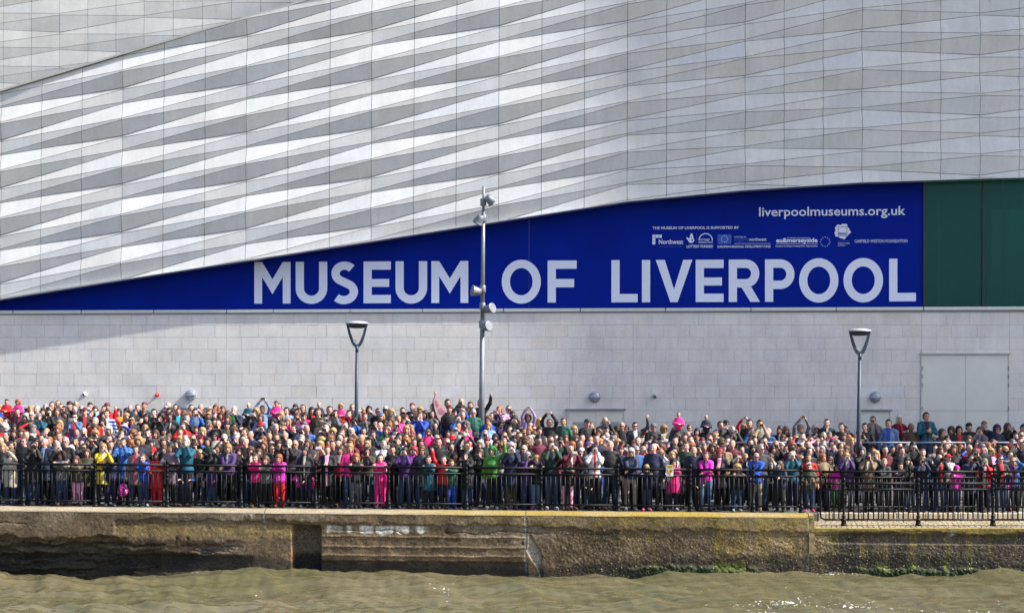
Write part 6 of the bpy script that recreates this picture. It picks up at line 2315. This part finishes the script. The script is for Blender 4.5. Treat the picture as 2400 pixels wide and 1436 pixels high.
# keep bodies apart: the one behind steps back
people.sort(key=lambda p: p.Y)
for i, p in enumerate(people):
    if p.pose in ('rail', 'grip', 'sit') or getattr(p, 'carrier', False): continue
    for q in people[:i]:
        if abs(q.x - p.x) < 0.36 and abs(q.Y - p.Y) < 0.34 and q.pose != 'sit':
            p.Y = min(q.Y + 0.36, 51.9)
    p.x, s = solve(p, p.Y)
    child = p.kind in 'cg'
    p.s = min(max(s, 0.62 if child else 0.88), 1.22 if child else 1.12)
    gz = ground(p.x, p.Y)
    p.z = gz + min(max(PZ(p.py, p.Y) - p.s * p.b.head[2] - gz, -0.06), 0.35)

STYLE_WORD = {'jacket': 'jacket', 'coat': 'coat', 'puffer': 'padded jacket'}
MARKS = [(20, 'the left picture edge'), (90, 'the dark door'), (199, 'the white wall camera'), (369, 'the red alarm bell'), (447, 'the leftmost wall light'), (540, 'the blank sign end'), (638, "MUSEUM's first M"), (730, "MUSEUM's first U"),
         (806, "MUSEUM's S"), (884, "MUSEUM's E"), (964, "MUSEUM's second U"), (1054, "MUSEUM's second M"), (1133, 'the floodlight pole'), (1222, "OF's O"), (1318, "OF's F"), (1394, 'the middle wall light'), (1464, "LIVERPOOL's first L"), (1514, "LIVERPOOL's I"),
         (1580, "LIVERPOOL's V"), (1663, "LIVERPOOL's E"), (1745, "LIVERPOOL's R"), (1828, "LIVERPOOL's P"), (1919, "LIVERPOOL's first O"), (2023, "LIVERPOOL's second O"), (2115, "LIVERPOOL's last L"), (2220, 'the first green pane'), (2320, 'the pane division'), (2385, 'the right picture edge')]
def mark(px): return min(MARKS, key=lambda m: abs(m[0] - px))[1]
def depth_word(p):
    fy = front_y(p.px)
    if p.Y < fy + 0.5: return 'at railing'
    if p.Y < fy + 2.2: return 'near railing'
    if p.Y < 45.6: return 'mid crowd'
    if p.Y < 48.6: return 'far back'
    return 'by wall'
POSEW = {'down': 'standing', 'cam': 'photographing', 'phone': 'device raised', 'high': 'arms overhead', 'chest': 'hands together', 'wave': 'waving', 'shade': 'hand at face', 'rail': 'leaning on rail', 'grip': 'peering between bars', 'sit': 'on shoulders'}
for p in people:
    if p.style is None: p.style = prs.choice(['jacket'] * 6 + ['puffer', 'coat']) if p.pose != 'sit' else 'jacket'
    garment = TOPC[p.top][1] + ' ' + STYLE_WORD[p.style]
    hat = ''
    if p.hname and p.hair in ('beanie', 'cap', 'hat'): hat = ' and ' + p.hair
    n_w = lambda: len((('child in ' + ('patterned ' if p.prt else '') + garment + hat) + ' ' + POSEW[p.pose] + ' ' + depth_word(p) + ' below ' + mark(p.px)).split())
    if n_w() > 13: hat = ''
    if n_w() > 13: garment = garment.replace('padded ', '')
    p.lab = [('child' if p.kind in 'cg' else 'person') + ' in ' + ('patterned ' if p.prt else '') + garment + hat, POSEW[p.pose], depth_word(p), 'below ' + mark(p.px)]
def uniq(items):
    """items: (obj-like with .text); makes equal texts different by their order from the left"""
    d = {}
    for it in items: d.setdefault(it[0], []).append(it)
    out = {}
    ords = ['first', 'second', 'third', 'fourth', 'fifth', 'sixth', 'seventh', 'eighth', 'ninth', 'tenth']
    for t, L_ in d.items():
        L_.sort(key=lambda it: it[1])
        for i, it in enumerate(L_):
            if len(L_) == 1: s = t
            elif len(L_) == 2: s = ('left one, ' if i == 0 else 'right one, ') + t
            else: s = ords[i] + ' from left, ' + t
            out[it[2]] = s
    return out
def cmp_text(l): return ', '.join([l[0] + ' ' + l[1], l[2], l[3]])
ulabels = uniq([(cmp_text(p.lab), p.px, i) for i, p in enumerate(people)])

SKINS = [(0.53, 0.305, 0.225), (0.57, 0.35, 0.27), (0.48, 0.27, 0.19), (0.60, 0.39, 0.31), (0.52, 0.285, 0.22), (0.55, 0.34, 0.25)]
GLASS_ME = None
def sunglasses_mesh():
    bm = bmesh.new()
    def bx(x0, x1, y0, y1, z0, z1):
        vs_ = [bm.verts.new(v) for v in box_verts(x0, x1, y0, y1, z0, z1)]
        for f in BOXF: bm.faces.new([vs_[i] for i in f])
    bx(-0.062, 0.062, -0.104, -0.098, -0.014, 0.018)
    me = bpy.data.meshes.new('sunglasses'); bm.to_mesh(me); bm.free()
    me.materials.append(M_BLACK)
    return me
GLASS_ME = sunglasses_mesh()
def bevel_box_mesh(name, sx, sy, sz, bev, mat):
    me = mesh_from(name, box_verts(-sx / 2, sx / 2, -sy / 2, sy / 2, -sz / 2, sz / 2), BOXF)
    bm = bmesh.new(); bm.from_mesh(me)
    bmesh.ops.bevel(bm, geom=bm.edges[:], offset=bev, segments=2, affect='EDGES')
    bm.to_mesh(me); bm.free()
    me.materials.append(mat)
    return me
DEV = {}
for nm, mt in (('black', M_BLACK), ('silver', M_SILVER), ('white', M_WHITE)):
    DEV['camera', nm] = bevel_box_mesh('camera', 0.105, 0.028, 0.064, 0.006, mt)
    DEV['phone', nm] = bevel_box_mesh('phone', 0.125, 0.010, 0.066, 0.0045, mt)
me = mesh_from('camera', box_verts(-0.068, 0.068, -0.03, 0.03, -0.048, 0.036) + box_verts(-0.030, 0.030, -0.035, 0.02, 0.034, 0.062), BOXF + [tuple(i + 8 for i in f) for f in BOXF])
bm = bmesh.new(); bm.from_mesh(me); bmesh.ops.bevel(bm, geom=bm.edges[:], offset=0.007, segments=2, affect='EDGES'); bm.to_mesh(me); bm.free()
me.materials.append(M_BLACK)
DEV['dslr', 'black'] = me
LENS_ME = lathe_mesh('lens', [(0.022, -0.012), (0.022, -0.030), (0.017, -0.034), (0.002, -0.034)], 16, 'Y'); LENS_ME.materials.append(M_BLACK)
BIGLENS_ME = lathe_mesh('lens', [(0.036, -0.028), (0.036, -0.09), (0.042, -0.10), (0.042, -0.145), (0.034, -0.146), (0.030, -0.12)], 18, 'Y'); BIGLENS_ME.materials.append(M_BLACK)
devs = []
def child_obj(name, me, parent, col=None):
    o = bpy.data.objects.new(name, me)
    COL.objects.link(o)
    o.parent = parent
    if col is not None: o.color = tuple(col) + (1,)
    return o
def person_matrix(p):
    return Matrix.Translation((p.x, p.Y, p.z)) @ Matrix.Rotation(p.rz, 4, 'Z') @ Matrix.Diagonal((p.s * p.mir, p.s, p.s, 1))
individuals = people[:]
individuals.sort(key=lambda p: -p.s * p.b.height / p.Y)
individuals = individuals[:300]
keep = set(id(p) for p in individuals)
crowd_rest = [p for p in people if id(p) not in keep]
idx_of = {id(p): i for i, p in enumerate(people)}
for p in people: p.mir = prs.choice([1, -1])
for p in individuals:
    i = idx_of[id(p)]
    A = archetype(p.kind, p.pose)
    b = A['b']
    e = empty('person', (p.x, p.Y, p.z), ulabels[i], 'person', 'crowd lining the quay', p.rz)
    e.scale = (p.s * p.mir, p.s, p.s)
    sk = (0.20, 0.095, 0.055) if p.dark else prs.choice(SKINS)
    v = prs.uniform(0.9, 1.08)
    child_obj('body', A['body'], e, tuple(c * v for c in sk))
    tc = TOPC[p.top][0]
    v = prs.uniform(0.85, 1.18)
    t = child_obj('jacket' if p.style != 'coat' else 'coat', top_mesh(A, p.style), e, tuple(min(0.9, c * v) for c in tc))
    un = p.under
    if un is None and not p.prt and prs.random() < 0.35 and p.kind in 'mw': un = prs.choice(['white', 'grey', 'black', 'navy', 'light', 'cream', 'red'])
    t['under'] = [float(c) for c in (TOPC[un][0] if un else (tuple(min(0.8, c * 1.7 + 0.10) for c in tc) if p.prt else (0.02, 0.02, 0.02)))]
    t['gap'] = float(0.055 if p.under else (prs.uniform(0.02, 0.05) if un else 0.004)) * (0.75 if b.child else 1.0)
    t['print'] = float(p.prt)
    yk = prs.random()
    t['yoke'] = float(b.height * 0.735) if (yk < 0.12 and un and p.pose not in ('cam', 'phone', 'high', 'wave', 'shade')) else 9.0
    t['stripe'] = 1.0 if (0.12 < yk < 0.18 and un) else 0.0
    if p.kind in 'wm' and p.hair not in ('hood',) and prs.random() < (0.22 if p.kind == 'w' else 0.07):
        sf = child_obj('scarf', SCARF_ME, e, TOPC[prs.choice(['cream', 'grey', 'maroon', 'purple', 'red', 'teal', 'black', 'pale', 'navy'])][0])
        sf.matrix_local = Matrix.Translation(Vector(b.neck0)) @ Matrix.Scale(0.95 if p.kind == 'w' else 1.05, 4)
    lg = p.legs or prs.choice(['jeans', 'jeans', 'black', 'navy', 'charcoal', 'black', 'black'])
    child_obj('trousers', A['legs'], e, TOPC[lg][0])
    child_obj('shoes', A['feet'], e, prs.choice([(0.02, 0.015, 0.012), (0.3, 0.3, 0.3), (0.06, 0.03, 0.015), (0.015, 0.015, 0.015), (0.012, 0.012, 0.012), (0.55, 0.05, 0.15) if b.child else (0.02, 0.02, 0.02)]))
    HM = Matrix.Translation(Vector(b.head)) @ Matrix([list(r) for r in b.HR]).to_4x4() @ Matrix.Scale(b.hs, 4)
    if p.hair:
        hv = prs.uniform(0.8, 1.25)
        o = child_obj({'beanie': 'beanie', 'cap': 'cap', 'hat': 'hat', 'hood': 'hood'}.get(p.hair, 'hair'), HAIRS[p.hair], e, tuple(min(0.9, c * hv) for c in p.hcol))
        o.matrix_local = HM
        if p.hair in ('beanie', 'cap', 'hat'):
            o = child_obj('hair', HAIRS['crop' if p.kind in 'mc' else 'bob'], e, prs.choice([HAIRC['b'], HAIRC['d'], HAIRC['y']]))
            o.matrix_local = HM @ Matrix.Translation((0, 0.004, -0.012))
    if p.sun or (p.kind in 'mw' and p.pose in ('down', 'chest', 'rail', 'wave') and prs.random() < 0.16):
        o = child_obj('sunglasses', GLASS_ME, e); o.matrix_local = HM
    if p.pose in ('cam', 'phone', 'high'):
        kind = 'dslr' if p.dslr else ('camera' if (p.pose == 'cam' or prs.random() < 0.4) else 'phone')
        colr = 'black' if kind == 'dslr' else prs.choice(['black', 'black', 'silver', 'white'] if kind == 'phone' else ['black', 'silver', 'silver'])
        c = (np.array(b.wri[0]) + np.array(b.wri[1])) / 2 + np.array([0, -0.05, 0.085])
        M = person_matrix(p) @ Matrix.Translation(Vector(c))
        loc = M.to_translation()
        d = bpy.data.objects.new('phone' if kind == 'phone' else 'camera', DEV[kind, colr])
        COL.objects.link(d)
        d.location = loc; d.rotation_euler = (prs.uniform(-0.1, 0.1), prs.uniform(-0.06, 0.06), p.rz)
        if kind != 'phone':
            lo_ = child_obj('lens', BIGLENS_ME if kind == 'dslr' else LENS_ME, d)
        devs.append((d, kind, colr, p))
dl = uniq([('%s %s held by %s, %s, %s' % (c, 'phone' if k == 'phone' else ('lens camera' if k == 'dslr' else 'camera'), p.lab[0].split(' and ')[0].replace('padded ', '').replace('patterned ', ''), p.lab[2], p.lab[3].replace('below the ', 'below ')), p.px, i) for i, (d, k, c, p) in enumerate(devs)])
for i, (d, k, c, p) in enumerate(devs):
    setp(d, dl[i], 'phone' if k == 'phone' else 'camera', 'devices held up by the crowd')

# ---- the rest of the crowd: too many to tell apart, one mass
fill = []
placed = [(p.x, p.Y) for p in people]
heads = [(p.px, p.py, p.Y) for p in people]
tries = 0
while len(fill) < 470 and tries < 30000:
    tries += 1
    Y = (40.85 + 1.9 * prs.random()) if tries % 4 == 0 else 41.1 + 10.4 * prs.random() ** 0.9
    px = prs.uniform(-50, 2450)
    if px > 1900 and Y < 42.4: continue
    x = PX(px, Y)
    if px > 1545 and abs(Y - 47.6) < 0.35: continue
    kind = prs.choice(['m', 'm', 'w', 'w', 'w', 'c', 'g'])
    if kind in 'cg' and Y > 45: kind = 'w'
    pose = prs.choice(['down', 'down', 'down', 'down', 'cam', 'phone', 'phone', 'shade', 'cam'])
    if Y < 42.6: kind, pose = prs.choice('mww'), prs.choice(['down', 'down', 'cam'])
    if min((x - a) ** 2 + (Y - c) ** 2 for (a, c) in placed) < 0.36 ** 2: continue
    b = body_of(kind, pose)
    s = prs.uniform(0.93, 1.05)
    z = ground(x, Y)
    py = HZ + (H - z - s * b.head[2]) * F / Y
    if min(abs(px - h[0]) + 1.3 * abs(py - h[1]) for h in heads) < 15: continue
    bad = False
    for (hx_, hy_, hY) in heads[:len(people)]:
        if hY > Y and abs(hx_ - px) < (21 if Y > 42.6 else 11) and hy_ > py - 14: bad = True; break
    if bad: continue
    p = Pn(); p.x, p.Y, p.z, p.s, p.kind, p.pose, p.px, p.py = x, Y, z, s, kind, pose, px, py
    p.mir = prs.choice([1, -1]); p.rz = prs.uniform(-0.4, 0.4)
    fill.append(p); placed.append((x, Y)); heads.append((px, py, Y))
print('PEOPLE', len(people), 'individuals', len(individuals), 'rest', len(crowd_rest), 'fill', len(fill), 'tries', tries)
VV, QQ, CC, HP, MI = [], [], [], [], []
off = 0
def push(V, Q, col, mi, M, hp=None):
    global off
    M = np.array(M)
    W = V @ M[:3, :3].T + M[:3, 3]
    if np.linalg.det(M[:3, :3]) < 0: Q = Q[:, ::-1]
    VV.append(W); QQ.append(Q + off); CC.append(np.tile(np.array(col), (len(V), 1)))
    HP.append(hp if hp is not None else np.full((len(V), 3), 9.0)); MI.append(np.full(len(Q), mi))
    off += len(V)
PALETTE = ['black'] * 8 + ['charcoal'] * 4 + ['navy'] * 5 + ['grey'] * 2 + ['royal', 'blue', 'red', 'maroon', 'pink', 'purple', 'cream', 'tan', 'olive', 'teal', 'brown', 'white', 'beige', 'magenta', 'mauve', 'green', 'pink', 'pink', 'red', 'royal', 'pale', 'light', 'purple', 'teal']
DEVBOX = np.array(box_verts(-0.05, 0.05, -0.012, 0.012, -0.032, 0.032)); DEVQ = np.array(BOXF)
for p in fill + crowd_rest:
    b, (V, Q), T, LT = lo_parts(p.kind, p.pose)
    M = person_matrix(p)
    hp = ((V - b.head) @ b.HR) / b.hs
    far = (np.linalg.norm(hp * [1, 1, 0.85], axis=1) > 0.128); hp[far] = [0, 9, 9]
    v = prs.uniform(0.78, 1.0)
    push(V, Q, [c * v for c in prs.choice(SKINS)], 0, M, hp)
    push(T[0], T[1], [min(0.9, c * prs.uniform(0.95, 1.05)) for c in TOPC[getattr(p, 'top', None) or prs.choice(PALETTE if p.Y > 42.8 else ['black', 'black', 'navy', 'charcoal', 'black', 'forest', 'maroon'])][0]], 1, M)
    if p.Y < 43.4: push(LT[0], LT[1], TOPC[prs.choice(['jeans', 'black', 'navy', 'charcoal', 'black'])][0], 1, M)
    st = prs.choice(['short', 'short', 'crop', 'crop', 'bald', 'beanie', 'cap'] if p.kind in 'mc' else ['bob', 'long', 'wavy', 'pony', 'curly', 'fringe', 'short', 'beanie' if prs.random() < 0.4 else 'bob'])
    HM = M @ Matrix.Translation(Vector(b.head)) @ Matrix([list(r) for r in b.HR]).to_4x4() @ Matrix.Scale(b.hs, 4)
    hv, hq = HAIRS_LO[st]
    hc = HAIRC[prs.choice('bbbbddddkkyyoag')] if st not in ('beanie', 'cap') else TOPC[prs.choice(['black', 'navy', 'grey', 'maroon'])][0]
    push(hv, hq, hc, 2, HM)
    if p.pose in ('cam', 'phone', 'high'):
        c = (np.array(b.wri[0]) + np.array(b.wri[1])) / 2 + np.array([0, -0.05, 0.085])
        push(DEVBOX, DEVQ, prs.choice([(0.012, 0.012, 0.012), (0.45, 0.45, 0.46)]), 1, M @ Matrix.Translation(Vector(c)))
me = np_mesh('crowd', np.concatenate(VV), np.concatenate(QQ))
set_col(me, 'tint', np.concatenate(CC))
a = me.attributes.new('hp', 'FLOAT_VECTOR', 'POINT'); a.data.foreach_set('vector', np.concatenate(HP).astype(np.float32).ravel())
for m in (M_CSKIN, M_CCLOTH, M_CHAIR): me.materials.append(m)
me.polygons.foreach_set('material_index', np.concatenate(MI).astype(np.int32))
crowd = link('crowd', me)
setp(crowd, 'dense mass of onlookers packed behind and between the nearer people', 'crowd', kind='stuff')

# ------------------------------------------------------------------ small carried things
# pink painted placard sticking up out of the crowd
Yc = 50.2
pl = empty('placard', tuple(P(1040, 1010, Yc)), 'large pale pink painted placard with a pointed top held above the crowd', 'placard')
M_PINKP = plain('placard_pink', (0.80, 0.50, 0.50), 0.5, 0, 0.05)
M_PINKD = plain('placard_rose', (0.66, 0.22, 0.26), 0.5, 0, 0.05)
M_PINKB = plain('placard_brown', (0.045, 0.018, 0.015), 0.5, 0, 0.05)
outl = [(1021.5, 921.5), (1026, 930), (1031, 943), (1040, 955), (1050, 964), (1058, 974), (1056, 988), (1045, 995), (1034, 990), (1024, 975), (1018, 955), (1016, 940)]
def lean_poly(name, pts, d, mat, dep):
    o = flat_poly(name, pts, Yc - d, dep, mat, pl); return o
lean_poly('board', outl, 0.0, M_PINKP, 0.03)
lean_poly('board_edge', [(1014.5, 936), (1016, 940), (1018, 955), (1024, 975), (1034, 990), (1026, 992), (1014, 975), (1012, 950)], -0.004, M_PINKB, 0.03)
for pts in ([(1020.5, 936), (1024, 940), (1029, 950), (1026, 955), (1022, 948)], [(1027, 958), (1034, 955), (1042, 963), (1038, 970), (1030, 968)], [(1040, 972), (1050, 970), (1054, 979), (1046, 984)]):
    lean_poly('painted_patch', pts, 0.006, M_PINKD, 0.004)
lean_poly('painted_patch', [(1041, 966), (1050, 965), (1054, 969), (1049, 971), (1044, 970)], 0.012, M_PINKB, 0.004)

# folded umbrella against the right-hand railing
Yu = 41.9
um = empty('folded_umbrella', tuple(P(2367, 1199, Yu)), 'folded pink and white umbrella held point down behind the right railings', 'umbrella')
a0, a1 = P(2361, 1129, Yu), P(2370, 1198, Yu)
link('canopy', tube_mesh('canopy', [a0.lerp(a1, 0.18), a0.lerp(a1, 0.35), a0.lerp(a1, 0.9)], 0.045, 12, 0.012), plain('umbrella_white', (0.70, 0.68, 0.70), 0.5), um)
link('pink_band', tube_mesh('pink_band', [a0.lerp(a1, 0.12), a0.lerp(a1, 0.20)], 0.05, 12), plain('umbrella_pink', (0.80, 0.03, 0.25), 0.5), um)
link('tip', tube_mesh('tip', [a0.lerp(a1, 0.89), a1], 0.012, 8, 0.006), plain('umbrella_tip', (0.60, 0.03, 0.15), 0.5), um)
link('handle', tube_mesh('handle', [a0, a0.lerp(a1, 0.13)], 0.012, 8), M_BLACK, um)
# magenta patterned bag standing behind the railing
Yb_ = 40.22
bp_ = P(287.5, 1149, Yb_)
bag = empty('backpack', (bp_.x, Yb_, zg(bp_.x)), 'magenta patterned backpack hanging behind the railing at left', 'bag')
fb = Field((-0.25, -0.15, -0.05), (0.25, 0.2, 0.45), 0.012)
fb.ell((0, 0, 0.15), (0.13, 0.085, 0.15), 0.02); fb.ell((0, -0.06, 0.10), (0.10, 0.05, 0.08), 0.03); fb.ell((0.0, 0, 0.27), (0.09, 0.06, 0.06), 0.05)
fb.rough(0.008, 12, 3)
V, Q = fb.mesh()
V = V + np.array([bp_.x, Yb_, bp_.z - 0.16])
M_BAG, nt, N, L, b_ = newmat('magenta_print')
b_.inputs['Roughness'].default_value = 0.6
geo = N.new('ShaderNodeNewGeometry'); vo = N.new('ShaderNodeTexVoronoi'); vo.inputs['Scale'].default_value = 12
L.new(geo.outputs['Position'], vo.inputs['Vector'])
cr = N.new('ShaderNodeValToRGB'); cr.color_ramp.interpolation = 'CONSTANT'
cr.color_ramp.elements[0].color = (0.55, 0.01, 0.28, 1); cr.color_ramp.elements[1].position = 0.34; cr.color_ramp.elements[1].color = (0.75, 0.45, 0.62, 1)
e_ = cr.color_ramp.elements.new(0.46); e_.color = (0.55, 0.01, 0.28, 1)
L.new(vo.outputs['Distance'], cr.inputs[0]); L.new(cr.outputs[0], b_.inputs['Base Color'])
link('bag_body', np_mesh('bag_body', V, Q), M_BAG, bag)
top_ = Vector((bp_.x, Yb_, bp_.z + 0.14))
link('strap', tube_mesh('strap', [top_ + Vector((-0.05, 0, 0)), top_ + Vector((-0.06, 0.03, 0.18)), top_ + Vector((0.0, 0.05, 0.32)), top_ + Vector((0.05, 0.03, 0.18)), top_ + Vector((0.04, 0, 0))], 0.013, 8), M_BLACK, bag)
